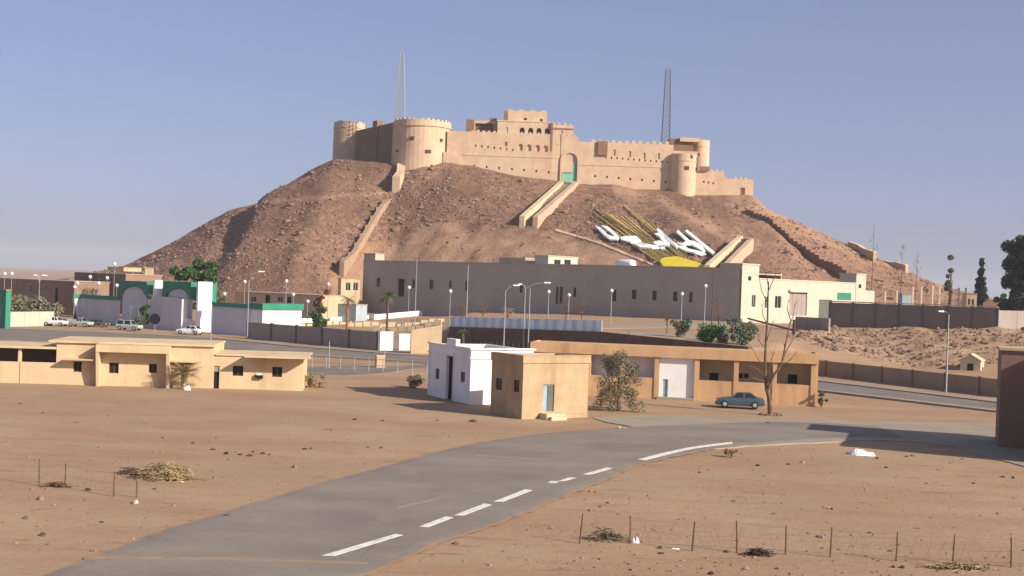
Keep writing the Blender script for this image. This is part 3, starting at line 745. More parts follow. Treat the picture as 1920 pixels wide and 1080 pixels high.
# left flank wall, running back from the big tower to the far tower (wall and turret: dark stone and shade both put into the brown)
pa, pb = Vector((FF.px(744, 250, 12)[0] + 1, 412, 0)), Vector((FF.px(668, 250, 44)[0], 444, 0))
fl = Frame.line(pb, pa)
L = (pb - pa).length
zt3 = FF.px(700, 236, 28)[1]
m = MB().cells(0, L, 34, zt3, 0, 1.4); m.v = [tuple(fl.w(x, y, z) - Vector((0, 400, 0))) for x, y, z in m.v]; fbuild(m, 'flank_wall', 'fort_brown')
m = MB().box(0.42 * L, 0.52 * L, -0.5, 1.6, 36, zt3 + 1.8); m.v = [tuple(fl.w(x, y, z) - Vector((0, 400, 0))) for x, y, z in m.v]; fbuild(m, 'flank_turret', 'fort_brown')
# joint between big tower and left curtain: sloped buttress
x1_, z1_ = fp(850, 286); x2_, z2_ = fp(872, 312)
fbuild(MB().prism([(xa - 1, 30), (x2_ + 0.5, 30), (x2_ + 0.5, z2_ - 1), (x1_, z1_), (xa - 1, z1_)], 1, -0.9, -0.003), 'buttress', 'fort')
# keep
kz = 0.55
k0, k1 = fp(933, 240, kz)[0], fp(1035, 240, kz)[0]; kt = fp(985, 229, kz)[1]
row1 = [arch_ops(sq(u, v, 4.6, 7.5, kz), 3) for u, v in ((979, 246.5), (995, 247), (1010.5, 247.5), (1026, 248))]
row2 = [arch_ops(sq(u, v, 4.2, 6.2, kz), 3) for u, v in ((976, 276), (992, 277), (1008, 278), (1023, 279))]
flat = [q for r_ in row1 for q in r_]
extra = [sq(950, 245, 2.5, 6, kz)]
fbuild(MB().cells(k0, k1, 48, kt, kz, kz + 0.9, flat + extra), 'keep_wall', 'fort_keep')
fbuild(MB().box(k0, k1, kz + 0.9, kz + 11, 48, kt - 0.06), 'keep_core', 'hole')
for u, v in ((979, 246.5), (995, 247), (1010.5, 247.5), (1026, 248)):
    o = sq(u, v + 3.5, 3.0, 2.2, kz); fbuild(MB().box(o[0], o[1], kz + 0.25, kz + 0.7, o[2], o[3]), 'balustrade', 'cream')
o = sq(950, 245, 2.3, 5.8, kz); fbuild(MB().box(o[0], o[1], kz + 0.2, kz + 0.88, o[2], o[3]), 'niche_panel', 'cream')
fbuild(MB().box(k0 - 0.15, k1 + 0.15, kz - 0.15, kz + 11.1, kt, kt + 0.35), 'keep_cornice', 'fort_keep')
u0, u1 = fp(952, 215, kz)[0], fp(1026, 215, kz)[0]; ut = fp(988, 208, kz)[1]
fbuild(MB().cells(u0, u1, kt + 0.35, ut, kz + 0.6, kz + 1.3, [sq(985, 222.5, 3, 2.2, kz), sq(1015, 225, 2.6, 2.4, kz)]), 'upper_storey', 'fort_keep')
fbuild(MB().box(u0, u1, kz + 1.3, kz + 9, kt + 0.35, ut - 0.05), 'upper_core', 'fort_brown')
o = fo(945, 208, 955, 219, kz); fbuild(MB().box(o[0], o[1] - 0.4, kz + 0.3, kz + 4, kt + 0.35, o[3]), 'roof_hut', 'fort_brown')
battlement(u0, u1, ut - 0.05, kz + 0.6, 0.5, 1.6, 1.9, 0.5)
e0, e1 = fp(1035, 250, kz - 0.4)[0], fp(1075, 250, kz - 0.4)[0]; et = fp(1055, 235, kz - 0.4)[1]
fbuild(MB().cells(e0, e1, 46, et, kz - 0.6, kz + 0.4, [sq(1053, 251, 2.6, 5.5, kz), sq(1052, 263, 1.8, 7, kz), sq(1063, 258, 1.8, 2.2, kz), sq(1044, 272, 1.8, 2.6, kz)]), 'keep_wing', 'fort_keep')
fbuild(MB().box(e0, e1, kz + 0.4, kz + 9, 46, et - 0.06), 'wing_core', 'hole')
o = sq(1053, 251, 2.4, 5, kz); fbuild(MB().box(o[0], o[1], kz - 0.4, kz + 0.38, o[2], o[3]), 'niche_panel', 'cream')
fbuild(MB().box(e0, e1, kz - 0.75, kz - 0.602, fp(1055, 242, kz)[1] - 0.2, fp(1055, 242, kz)[1] + 0.2), 'string_course', 'fort_brown')
battlement(e0, e1, et, kz - 0.6, 0.6, 0.9, 0.9, 0.8)
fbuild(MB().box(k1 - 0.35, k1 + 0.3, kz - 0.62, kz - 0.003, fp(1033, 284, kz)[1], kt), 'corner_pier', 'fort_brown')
l0, l1 = fp(874, 235, 6)[0], fp(932, 235, 6)[0]; lt = fp(905, 226, 6)[1]; lb = fp(905, 248, 6)[1]
xm, xn = fp(891, 235, 6)[0], fp(918, 235, 6)[0]
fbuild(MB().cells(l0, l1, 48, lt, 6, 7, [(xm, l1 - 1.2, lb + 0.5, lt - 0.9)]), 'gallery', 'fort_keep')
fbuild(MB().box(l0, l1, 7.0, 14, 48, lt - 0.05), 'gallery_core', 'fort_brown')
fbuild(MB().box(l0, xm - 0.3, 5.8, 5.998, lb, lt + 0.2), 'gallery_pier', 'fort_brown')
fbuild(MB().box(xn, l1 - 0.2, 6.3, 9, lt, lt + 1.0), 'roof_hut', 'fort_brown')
# right wing beyond the small tower, and the brown roof room behind the curtain
w0, w1 = fp(1303, 345, 6)[0], fp(1413, 345, 6)[0]; wt = fp(1360, 328, 6)[1]
fbuild(MB().cells(w0, w0 + (w1 - w0) * 0.5, 30, wt + 1.0, 6, 7, loopholes([1325, 1334, 1343], 338, 341, 1.5, 1.8)), 'outer_wall')
fbuild(MB().cells(w0 + (w1 - w0) * 0.5, w1, 30, fp(1390, 336, 6)[1], 6.2, 7.2, [fo(1388, 352, 1397, 366, 6.2)]), 'outer_wall')
fbuild(MB().box(w0 + 0.2, w1, 7.2, 14, 30, fp(1390, 338, 6)[1]), 'outer_core', 'fort')
battlement(w0, w0 + (w1 - w0) * 0.5, wt + 1.0, 6, 0.6, 0.8, 0.8, 0.7); battlement(w0 + (w1 - w0) * 0.5, w1, fp(1390, 336, 6)[1], 6.2, 0.6, 0.8, 0.8, 0.7)
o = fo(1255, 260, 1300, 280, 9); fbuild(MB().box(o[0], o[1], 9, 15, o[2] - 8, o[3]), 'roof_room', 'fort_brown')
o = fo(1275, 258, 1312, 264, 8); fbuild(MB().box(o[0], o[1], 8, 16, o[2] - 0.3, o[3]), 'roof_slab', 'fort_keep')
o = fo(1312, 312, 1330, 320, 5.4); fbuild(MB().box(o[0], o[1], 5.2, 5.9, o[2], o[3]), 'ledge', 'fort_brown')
# back walls closing the fort
bk = FF.px(660, 235, 55)[1]
fbuild(MB().box(fp(660, 250)[0] - 6, fp(1290, 270)[0], 54, 55.5, 30, zt2 - 1.0), 'back_wall'); fbuild(MB().box(fp(1290, 270)[0] + 0.003, w1, 54, 55.5, 30, fp(1390, 340, 6)[1] - 1.0), 'back_wall')
fbuild(MB().box(w1 - 1.2, w1 - 0.02, 7.2, 54, 30, fp(1390, 340, 6)[1]), 'back_wall')
fbuild(MB().box(xa, w0, 2.2, 2.6, zt2 - 3.4, zt2 - 1.6), 'wall_walk')
b = fbuild(merl, 'battlement'); b['kind'] = 'stuff'

# masts
def mast(name, label, u, vb, vt, wb, wt, Y, mat, tiers):
    base, top = P(u[0], vb, Y), P(u[1], vt, Y)
    t = thing(name, label, 'radio mast', (base.x, base.y, base.z))
    H = top.z - base.z; k = Y / F_PX
    def cor(z): h = (wb + (wt - wb) * z / H) * k / 2; return [(-h, -h, z), (h, -h, z), (h, h, z), (-h, h, z)]
    for i in range(4):
        MB().tube([Vector(cor(-14)[i]), Vector(cor(H)[i])], 0.12, 5).build('leg', mat, t)
    m = MB()
    for s in range(tiers):
        z0, z1 = H * s / tiers, H * (s + 1) / tiers; a, b = cor(z0), cor(z1)
        for i in range(4):
            j = (i + 1) % 4
            m.tube([a[i], b[j]], 0.06, 4); m.tube([a[j], b[i]], 0.06, 4); m.tube([b[i], b[j]], 0.06, 4)
    o = m.build('bracing', mat, t); o['kind'] = 'stuff'
    MB().tube([(0, 0, H), (0, 0, H + 2.2)], 0.05, 5).build('antenna', mat, t)
mast('lattice_mast', 'pale lattice radio mast behind the big round tower', (750, 753), 224, 100, 18, 6, 432, 'mast_pale', 16)
mast('lattice_mast', 'dark lattice radio mast at the right end of the fort', (1248, 1252.5), 270, 130, 15, 9, 422, 'mast_dark', 16)
pb_, pt_ = P(994, 207, 408), P(994, 150, 408)
t = thing('whip_antenna', 'thin whip antenna on the roof of the fort keep', 'antenna', tuple(pb_))
MB().tube([(0, 0, -0.6), (0, 0, pt_.z - pb_.z)], [0.06, 0.03], 5).build('rod', 'metal_grey', t); MB().box(-0.2, 0.2, -0.2, 0.2, -0.6, 0.1).build('base', 'metal_grey', t)

# ------------------------------------------------------------------ stairs and walls on the hillside
def run_wall(name_part, par, px, w, h, mat, lift0=-1.5, off=(0, 0), n=None, world_pts=None, straight=False):
    """A wall following the slope through the given points, with its top h above the ground."""
    pts = world_pts or [hit(u, v) for u, v in px]
    pts = [Vector((p.x + off[0], p.y + off[1], 0)) for p in pts]
    dense = []
    for a, b in zip(pts, pts[1:]):
        k = max(1, int((b - a).length / 2.0))
        dense += [a.lerp(b, i / k) for i in range(k)]
    dense.append(pts[-1])
    zz = [gz(p.x, p.y) for p in dense]
    zz = [sum(zz[max(0, i - 3):i + 4]) / len(zz[max(0, i - 3):i + 4]) for i in range(len(zz))]
    if straight:
        ln = [zz[0] + (zz[-1] - zz[0]) * i / (len(zz) - 1) for i in range(len(zz))]
        up = min(1.2, max(0.0, max(a - b for a, b in zip(zz, ln))))
        zz = [q + up for q in ln]
    m = MB(); vs = []; fs = []
    for i, p in enumerate(dense):
        d = (dense[min(i + 1, len(dense) - 1)] - dense[max(i - 1, 0)]).normalized(); nn = Vector((-d.y, d.x, 0)) * (w / 2)
        z = zz[i]
        hh = h[0] + (h[1] - h[0]) * i / max(1, len(dense) - 1) if isinstance(h, tuple) else h
        vs += [(p.x - nn.x, p.y - nn.y, z + lift0), (p.x + nn.x, p.y + nn.y, z + lift0), (p.x + nn.x, p.y + nn.y, z + hh), (p.x - nn.x, p.y - nn.y, z + hh)]
    for i in range(len(dense) - 1):
        a, b = 4 * i, 4 * i + 4
        fs += [(a, b, b + 1, a + 1), (a + 1, b + 1, b + 2, a + 2), (a + 2, b + 2, b + 3, a + 3), (a + 3, b + 3, b, a)]
    e = 4 * (len(dense) - 1); fs += [(0, 1, 2, 3), (e + 3, e + 2, e + 1, e)]
    o = par.location
    m.add([(x - o.x, y - o.y, z - o.z) for x, y, z in vs], fs)
    return m.build(name_part, mat, par), dense, zz
def treads(par, A, B, mat, n, lift=(0.15, 0.15)):
    o = par.location
    m_all = []
    for i in range(n):
        t0, t1 = i / n, (i + 1) / n
        a0, a1, b0, b1 = A[0].lerp(A[1], t0), A[0].lerp(A[1], t1), B[0].lerp(B[1], t0), B[0].lerp(B[1], t1)
        z = max(gz(*((a0 + b0) / 2).xy), gz(*((a1 + b1) / 2).xy)) + lift[0] + (lift[1] - lift[0]) * t0
        MB().hexa([(q.x - o.x, q.y - o.y, z - 1.6 - o.z) for q in (a0, b0, b1, a1)][::-1], [(q.x - o.x, q.y - o.y, z - o.z) for q in (a0, b0, b1, a1)][::-1]).build('step', mat, par)
def stair(label, La, Lb, Ra, Rb, n, hp=1.3, wp=1.5, tl=(0.15, 0.15)):
    A = [hit(*La), hit(*Lb)]; B = [hit(*Ra), hit(*Rb)]
    t = thing('hillside_stair', label, 'stairs', tuple((A[1] + B[1]) / 2))
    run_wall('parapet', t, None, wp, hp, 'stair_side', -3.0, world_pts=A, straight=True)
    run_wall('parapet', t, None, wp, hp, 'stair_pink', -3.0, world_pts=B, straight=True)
    treads(t, A, B, 'stair_tread', n, tl)
stair('long straight stair climbing the hill to the green gate', (1052, 347), (978, 428), (1080, 347), (1003, 431), 26)
stair('short stair at the hill foot behind the cream corner tower', (1388, 463), (1325, 515), (1408, 468), (1360, 517), 16, (3.4, 1.6), 1.3, (2.2, 0.3))

A = [hit(766, 304), hit(750, 345), hit(742, 362)]
t = thing('hill_buttress', 'tan buttress wall running down the hill from the big round tower', 'wall', tuple(A[-1]))
run_wall('wall', t, None, 2.4, 2.6, 'fort', -3, world_pts=A)
A = [hit(733, 372), hit(700, 425), hit(665, 480), hit(640, 522)]
t = thing('hill_buttress', 'long tan wall descending the left hillside to the houses', 'wall', tuple(A[-1]))
w_, dn, zz = run_wall('wall', t, None, 1.3, 2.1, 'block_wall', -3, world_pts=A)
for i in range(2, len(dn) - 1, 2):
    p = dn[i]; o = t.location
    MB().box(p.x - o.x - 0.95, p.x - o.x + 0.3, p.y - o.y - 0.5, p.y - o.y + 0.5, zz[i] - o.z + 1.0, zz[i] - o.z + 2.6).build('step_block', 'block_wall', t)
# stepped wall on the right slope
a, b = hit(1402, 398), hit(1590, 527)
t = thing('stepped_wall', 'dark brown stepped wall with pale piers climbing the right hillside', 'wall', tuple(b))
n = 24
for i in range(n):
    p, q = a.lerp(b, i / n), a.lerp(b, (i + 1) / n)
    z = max(gz(p.x, p.y), gz(q.x, q.y)) + 0.6 + 2.0 * i / n
    o = t.location; d = (q - p).normalized(); nn = Vector((-d.y, d.x, 0)) * 0.7
    def hx(p, q, z0, z1, nn): return MB().hexa([(c.x - o.x, c.y - o.y, z0 - o.z) for c in (p - nn, q - nn, q + nn, p + nn)], [(c.x - o.x, c.y - o.y, z1 - o.z) for c in (p - nn, q - nn, q + nn, p + nn)])
    hx(p, q, z - 6, z, nn).build('wall_step', 'fort_brown', t)
    q2 = p + (q - p) * 0.22
    hx(p + nn * 0.1, q2 + nn * 0.1, z - 2, z + 0.55, nn * 1.2).build('pier', 'house_brown', t)
for lab, a, b, h in (('pale retaining wall at the right foot of the hill', (1592, 462), (1640, 492), 2.2), ('low pale wall on the far right slope of the hill', (1655, 488), (1700, 512), 1.2)):
    A = [hit(*a), hit(*b)]
    t = thing('slope_wall', lab, 'wall', tuple(A[1])); run_wall('wall', t, None, 1.0, h, 'house_tan', -2, world_pts=A); run_wall('coping', t, None, 1.3, h + 0.25, 'stair_side', h + 0.003, world_pts=A)
A = [hit(*q) for q in ((1042, 433), (1120, 456), (1200, 488), (1262, 513))]
tag(drape('path', [(1042, 431), (1120, 454), (1200, 486), (1262, 512)], [(1040, 434), (1118, 457), (1198, 489.5), (1260, 516)], 'stair_pink', 0.25, 24), 'thin track slanting down the hill below the stair', None, kind='structure')

# lettering, rays and yellow block laid out on the slope
sg = hit(1280, 500)
t = thing('hillside_sign', 'white hillside lettering with yellow rays over a yellow block', 'sign', tuple(sg))
O = t.location
def plate(px, name, mat, lift, thick):
    q = [hit(u, v + lift * 5.8) for u, v in px]; n = len(q)
    # best level along the slope: keep the plate parallel to the hillside
    vs = [(p.x - O.x, p.y - O.y, p.z + lift - O.z) for p in q] + [(p.x - O.x, p.y - O.y, p.z + lift - thick - O.z) for p in q]
    fs = [tuple(range(n - 1, -1, -1)), tuple(range(n, 2 * n))] + [(i, (i + 1) % n, (i + 1) % n + n, i + n) for i in range(n)]
    m = MB().add(vs, fs); ob = m.build(name, mat, t)
    bm = bmesh.new(); bm.from_mesh(ob.data); bmesh.ops.recalc_face_normals(bm, faces=bm.faces[:]); bm.to_mesh(ob.data); bm.free(); return ob
def Z6(pts): return [(1080 + x * 0.1875, 370 + y * 0.1875) for x, y in pts]
def strip(a, b, w):                                       # straight letter stroke
    dx, dy = b[0] - a[0], b[1] - a[1]; l = math.hypot(dx, dy); ox, oy = -dy / l * w / 2, dx / l * w / 2; k = 4; out = []
    for i in range(k + 1): out.append((a[0] + dx * i / k + ox, a[1] + dy * i / k + oy))
    for i in range(k, -1, -1): out.append((a[0] + dx * i / k - ox, a[1] + dy * i / k - oy))
    return out
letters = [strip((1100, 338), (1388, 575), 26), strip((1012, 342), (1120, 445), 26), strip((812, 322), (1015, 505), 27),
           [(1000, 462), (1060, 470), (1118, 436), (1185, 446), (1255, 488), (1292, 545), (1262, 552), (1225, 520), (1150, 478), (1112, 474), (1080, 490)],
           [(1010, 492), (1080, 494), (1130, 522), (1200, 538), (1262, 556), (1300, 575), (1250, 582), (1180, 560), (1105, 545), (1050, 520)],
           [(782, 372), (842, 360), (880, 405), (938, 465), (925, 488), (868, 455), (835, 402)], [(765, 452), (835, 436), (900, 472), (925, 490), (860, 486), (800, 478)],
           [(588, 478), (700, 480), (800, 488), (836, 512), (760, 518), (640, 506)], [(842, 503), (888, 508), (894, 532), (850, 530)],
           [(188, 286), (262, 322), (315, 378), (356, 396), (432, 404), (415, 432), (338, 428), (268, 372), (222, 322)], [(250, 288), (312, 298), (372, 345), (428, 396), (392, 398), (340, 350), (300, 322)],
           [(440, 402), (505, 393), (602, 396), (652, 442), (636, 462), (548, 456), (455, 432)], [(640, 455), (700, 470), (760, 482), (740, 496), (670, 486), (620, 472)]]
for q in letters: plate(Z6(q), 'letter', 'letter_white', 0.95, 0.4)
tops = [(158, 192), (180, 155), (205, 122), (250, 132), (300, 152), (348, 176), (396, 186), (446, 190), (492, 192), (482, 80), (545, 122), (606, 158), (690, 205), (760, 262)]
for i, (x, y) in enumerate(tops):
    a = (x, y); b = (852 + 350 * i / 13, 668 - 8 * i / 13)
    plate(Z6(strip(a, b, 6.5)), 'ray', 'ray_paint', 0.5, 0.3)
plate(Z6([(836, 652), (870, 618), (1000, 608), (1200, 656), (1302, 700), (1275, 757), (1100, 738), (888, 738)]), 'yellow_block', 'yellow_paint', 1.3, 1.9)

# ------------------------------------------------------------------ the long building at the hill foot
LC = Vector((-37.9, 325)); RC = Vector((44.4, 248))
CF = Frame.line(LC, RC); CLEN = (RC - LC).length
cb = CF.thing('compound_building', 'very long shaded plaster building at the foot of the hill', 'building')
ct = CF.px(1040, 497)[1]
wins = [(706, 521, 713, 538), (773, 524, 778, 540), (805, 524, 812.5, 542), (842, 526, 846.5, 540), (872, 527, 878, 545), (974, 535, 980, 549), (1042, 538, 1047, 570), (1049, 538, 1055, 570), (1075, 539, 1080, 557),
        (1148, 543, 1155.5, 565), (1184.5, 543, 1193, 561), (1223, 545, 1231, 563), (1261.6, 546.5, 1270, 565), (1292, 548, 1298.5, 567)]
dor = [(746, 523, 758, 556)]
fo_ = [CF.op(*w) for w in wins]; do_ = [CF.op(*w) for w in dor]
depth = 15
rz13 = 13.6
rw = [(8, 14), ]
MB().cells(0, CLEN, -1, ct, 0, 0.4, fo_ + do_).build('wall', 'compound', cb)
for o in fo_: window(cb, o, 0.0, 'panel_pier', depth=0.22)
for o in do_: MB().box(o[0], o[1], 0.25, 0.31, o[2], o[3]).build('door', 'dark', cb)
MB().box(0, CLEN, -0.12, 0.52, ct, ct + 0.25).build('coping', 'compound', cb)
# lit right-hand end: corner tower, gateway wing
SF = Frame(RC.x, RC.y, CF.a + math.pi / 2)                   # x runs away from the corner along the sunlit end, y goes in (left)
def sfo(*a): return SF.op(*a)
TL = SF.px(1421, 560)[0]
ct2 = ct + 0.9
tw = thing('corner_tower', 'cream sunlit corner tower at the end of the long building', 'tower', (RC.x, RC.y, 0), SF.a)
hole = sfo(1402, 518, 1408, 526); win = sfo(1409, 553, 1416, 576)
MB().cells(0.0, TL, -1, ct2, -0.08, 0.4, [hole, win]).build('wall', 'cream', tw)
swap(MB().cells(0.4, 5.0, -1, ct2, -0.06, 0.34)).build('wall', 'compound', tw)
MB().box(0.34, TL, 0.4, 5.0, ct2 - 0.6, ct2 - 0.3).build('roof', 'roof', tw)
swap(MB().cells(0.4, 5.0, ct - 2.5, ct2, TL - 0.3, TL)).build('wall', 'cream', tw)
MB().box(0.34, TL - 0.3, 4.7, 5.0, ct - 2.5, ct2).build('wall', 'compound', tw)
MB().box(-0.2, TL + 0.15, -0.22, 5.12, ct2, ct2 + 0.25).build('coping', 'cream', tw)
window(tw, win, -0.08, 'white'); MB().box(hole[0], hole[1], 0.1, 0.2, hole[2], hole[3]).build('vent', 'dark', tw)
EL = SF.px(1604, 550)[0]; wt_ = SF.px(1500, 527)[1]
gwy = thing('gateway_wing', 'cream sunlit wing with grey gate and green sign', 'building', (RC.x, RC.y, 0), SF.a)
ops = [sfo(1434, 556, 1441, 578), sfo(1453, 555, 1465, 578), sfo(1480, 549, 1513, 592), sfo(1535, 562, 1560, 600)]
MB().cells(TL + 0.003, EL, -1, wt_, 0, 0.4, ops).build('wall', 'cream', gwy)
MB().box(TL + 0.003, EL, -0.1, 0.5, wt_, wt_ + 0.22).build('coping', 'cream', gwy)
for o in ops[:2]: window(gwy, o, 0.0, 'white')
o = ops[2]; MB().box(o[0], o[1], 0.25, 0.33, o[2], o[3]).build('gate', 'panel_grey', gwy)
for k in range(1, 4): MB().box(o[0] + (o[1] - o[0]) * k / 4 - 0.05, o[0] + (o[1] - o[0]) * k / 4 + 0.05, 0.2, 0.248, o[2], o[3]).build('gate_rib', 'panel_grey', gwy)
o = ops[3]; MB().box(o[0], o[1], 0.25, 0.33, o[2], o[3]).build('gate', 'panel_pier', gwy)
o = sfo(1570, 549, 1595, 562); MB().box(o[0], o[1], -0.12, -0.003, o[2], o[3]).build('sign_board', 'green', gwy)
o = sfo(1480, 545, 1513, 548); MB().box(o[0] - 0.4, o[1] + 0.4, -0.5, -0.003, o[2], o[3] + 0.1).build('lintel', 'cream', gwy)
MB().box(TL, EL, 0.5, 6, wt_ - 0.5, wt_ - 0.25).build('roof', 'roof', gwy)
et = thing('corner_tower', 'small cream corner tower at the far right end of the wing', 'tower', tuple(SF.w(EL, 0)), SF.a)
o = sfo(1609, 533, 1614, 540); EW = SF.px(1622, 550)[0] - EL; tt = SF.px(1612, 515)[1]
MB().cells(0.003, EW, -1, tt, -0.1, 4, []).build('wall', 'cream', et)
MB().box(-0.15, EW + 0.15, -0.25, 4.15, tt, tt + 0.25).build('coping', 'cream', et); MB().box(o[0] - EL, o[1] - EL, -0.13, -0.103, o[2], o[3]).build('vent', 'dark', et)
E2 = SF.px(1640, 560)[0]; MB().box(EW + 0.003, E2 - EL, 0.1, 0.5, -1, SF.px(1630, 545)[1]).build('wall', 'cream', et)
# roof and rear of the long building, rooftop rooms
MB().box(0, CLEN - 0.4, 0.52, depth, ct - 0.9, ct - 0.6).build('roof', 'roof', cb)
MB().box(0, CLEN - 0.4, depth, depth + 0.3, 0, ct - 0.3).build('wall', 'compound', cb); swap(MB().cells(0.4, depth, -1, ct, 0, 0.3)).build('wall', 'compound', cb)
def roof_room(label, u0, u1, vt, y, d, ops, sideop=None, mat='compound'):
    a, b = CF.px(u0, vt, y), CF.px(u1, vt, y); w = CF.w(a[0], y, ct - 0.59)
    r = thing('rooftop_room', label, 'rooftop room', tuple(w), CF.a); hgt = a[1] - (ct - 0.59)
    oo = [CF.op(*q, y) for q in ops]; oo = [(p[0] - a[0], p[1] - a[0], p[2] - ct + 0.59, p[3] - ct + 0.59) for p in oo]
    W = b[0] - a[0]
    shell(r, 0, W, 0, d, 0, hgt, mat, oo, parapet=0.15)
    for p in oo: window(r, p, 0.0, 'cream', depth=0.12)
    MB().box(-0.2, W + 0.2, -0.2, d + 0.2, hgt, hgt + 0.2).build('coping', 'cream', r)
    return r, W, d, hgt
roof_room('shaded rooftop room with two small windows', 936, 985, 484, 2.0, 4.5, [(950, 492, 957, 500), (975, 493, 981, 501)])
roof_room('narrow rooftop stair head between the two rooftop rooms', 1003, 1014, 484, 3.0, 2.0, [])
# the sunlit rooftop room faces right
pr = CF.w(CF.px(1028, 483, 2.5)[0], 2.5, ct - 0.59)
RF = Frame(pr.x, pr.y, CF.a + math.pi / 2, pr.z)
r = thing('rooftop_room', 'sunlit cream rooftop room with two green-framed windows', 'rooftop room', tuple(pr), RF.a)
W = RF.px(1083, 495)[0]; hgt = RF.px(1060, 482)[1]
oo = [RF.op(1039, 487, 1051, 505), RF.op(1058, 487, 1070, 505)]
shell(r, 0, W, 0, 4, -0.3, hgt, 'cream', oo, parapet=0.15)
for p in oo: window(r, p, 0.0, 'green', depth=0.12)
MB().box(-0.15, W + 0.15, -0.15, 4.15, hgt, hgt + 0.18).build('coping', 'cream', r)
for lab, u, v, wd, hh in (('square box room at the left end of the long roof', 692, 480, 22, 0), ):
    a, b = CF.px(681, 476, 1.0), CF.px(702, 476, 1.0); w = CF.w(a[0] + 0.4, 1.0, ct - 0.59)
    r = thing('rooftop_room', lab, 'rooftop room', tuple(w), CF.a)
    shell(r, 0, b[0] - a[0], 0, 3, 0, a[1] - ct + 0.59, 'compound', parapet=0.15); MB().box(-0.15, b[0] - a[0] + 0.15, -0.15, 3.15, a[1] - ct + 0.59, a[1] - ct + 0.8).build('coping', 'compound', r)
w = CF.w(CF.px(1173, 509, 4)[0], 4, ct - 0.59)
r = thing('water_tank', 'white oval water tank on the long roof', 'water tank', tuple(w), CF.a)
m = MB()
prof = [(0.3, -2.3), (0.9, -2.1), (1.05, -1.6), (1.05, 1.6), (0.9, 2.1), (0.3, 2.3)]
m.lathe(prof, 14); m.v = [(z, y, x + 1.15) for x, y, z in m.v]; m.build('tank', 'plastic', r, smooth=True)
for s in (-1.3, 1.3): MB().box(s - 0.15, s + 0.15, -0.8, 0.8, 0, 0.35).build('cradle', 'metal_grey', r)

# ------------------------------------------------------------------ walls on the right: dark wall, end wall, low block wall
def panel_wall(label, A, B, z_of, h, n, mat, pier_mat, name='boundary_wall', th=0.3, pier=0.45, pier_h=0.1, coping=None, drop=2.5, step=False):
    fr = Frame.line(A, B); L = (Vector(B[:2]) - Vector(A[:2])).length
    t = fr.thing(name, label, 'wall')
    for i in range(n):
        x0, x1 = L * i / n, L * (i + 1) / n
        zz = [z_of(fr.w(x, 0)) for x in (x0, (x0 + x1) / 2, x1)]; z = sum(zz) / 3
        if step: zt0 = zt1 = max(zz) + h
        else: zt0, zt1 = zz[0] + h, zz[2] + h
        zb = min(zz) - drop
        MB().hexa([(x0 + pier / 2, 0, zb), (x1 - pier / 2, 0, zb), (x1 - pier / 2, th, zb), (x0 + pier / 2, th, zb)], [(x0 + pier / 2, 0, zt0), (x1 - pier / 2, 0, zt1), (x1 - pier / 2, th, zt1), (x0 + pier / 2, th, zt0)]).build('panel', mat, t)
        if coping:
            MB().hexa([(x0, -0.1, zt0 + pier_h + 0.003), (x1 - 0.003, -0.1, zt1 + pier_h + 0.003), (x1 - 0.003, th + 0.1, zt1 + pier_h + 0.003), (x0, th + 0.1, zt0 + pier_h + 0.003)], [(x0, -0.1, zt0 + pier_h + 0.2), (x1 - 0.003, -0.1, zt1 + pier_h + 0.2), (x1 - 0.003, th + 0.1, zt1 + pier_h + 0.2), (x0, th + 0.1, zt0 + pier_h + 0.2)]).build('coping', coping, t)
        MB().box(x0 - pier / 2, x0 + pier / 2, -0.06, th + 0.06, zb, zt0 + pier_h).build('pier', pier_mat, t)
        if i == n - 1: MB().box(x1 - pier / 2, x1 + pier / 2, -0.06, th + 0.06, zb, zt1 + pier_h).build('pier', pier_mat, t)
    return t, fr
DA, DB = Vector((61.2, 246, 0)), Vector((86.8, 228.6, 0))
panel_wall('dark stone boundary wall with pale coping above the rubble bank', DA, DB, lambda p: 9.36 + (9.5 - 9.36) * (p.x - 61.2) / 25.6 - 4.0, 4.0, 7, 'dark_wall', 'panel_pier', coping='cream', drop=2.0)
e0 = DB + Vector((0.35, 0.1, 0)); e1 = e0 + Vector((math.cos(R(40)), math.sin(R(40)), 0)) * 26
panel_wall('grey-green end wall at the right edge of the picture', e0, e1, lambda p: 5.2, 3.9, 4, 'panel_grey', 'panel_grey', pier_h=0.02)
ga_, gb_ = G(1492, 618, 4.2), G(1553, 622, 4.2)
panel_wall('pale grey block wall below the gateway wing', ga_, gb_, lambda p: 4.0, 2.6, 3, 'panel_grey', 'panel_grey', pier=0.2, pier_h=0.02, drop=2)
LA, LB = G(1500, 698), G(1905, 747)
panel_wall('low brown block wall stepping down along the right street', LA, LB, lambda p: 0.0 if True else 0, 1.95, 7, 'block_wall', 'fort_brown', pier=0.3, pier_h=0.12, drop=0.4)
# small shed on the bank
p = G(1800, 697)
sh = thing('bank_shed', 'small pale gabled concrete shed on the stony bank', 'shed', tuple(p), R(-28))
SH = Frame(p.x, p.y, R(-28)); 
W_, H_, D_ = 2.9, 1.75, 3.6
MB().prism([(0, -0.3), (W_, -0.3), (W_, H_), (W_ / 2, H_ + 0.85), (0, H_)], 1, 0, D_).build('wall', 'stone_pale', sh)
for s in (0, 1):
    x0, x1 = (0 - 0.15, W_ / 2) if s == 0 else (W_ / 2, W_ + 0.15); z0, z1 = (H_ - 0.06, H_ + 0.87) if s == 0 else (H_ + 0.87, H_ - 0.06)
    MB().hexa([(x0, -0.12, z0), (x1, -0.12, z1), (x1, D_ + 0.12, z1), (x0, D_ + 0.12, z0)], [(x0, -0.12, z0 + 0.12), (x1, -0.12, z1 + 0.12), (x1, D_ + 0.12, z1 + 0.12), (x0, D_ + 0.12, z0 + 0.12)]).build('roof_slab', 'stone_pale', sh)
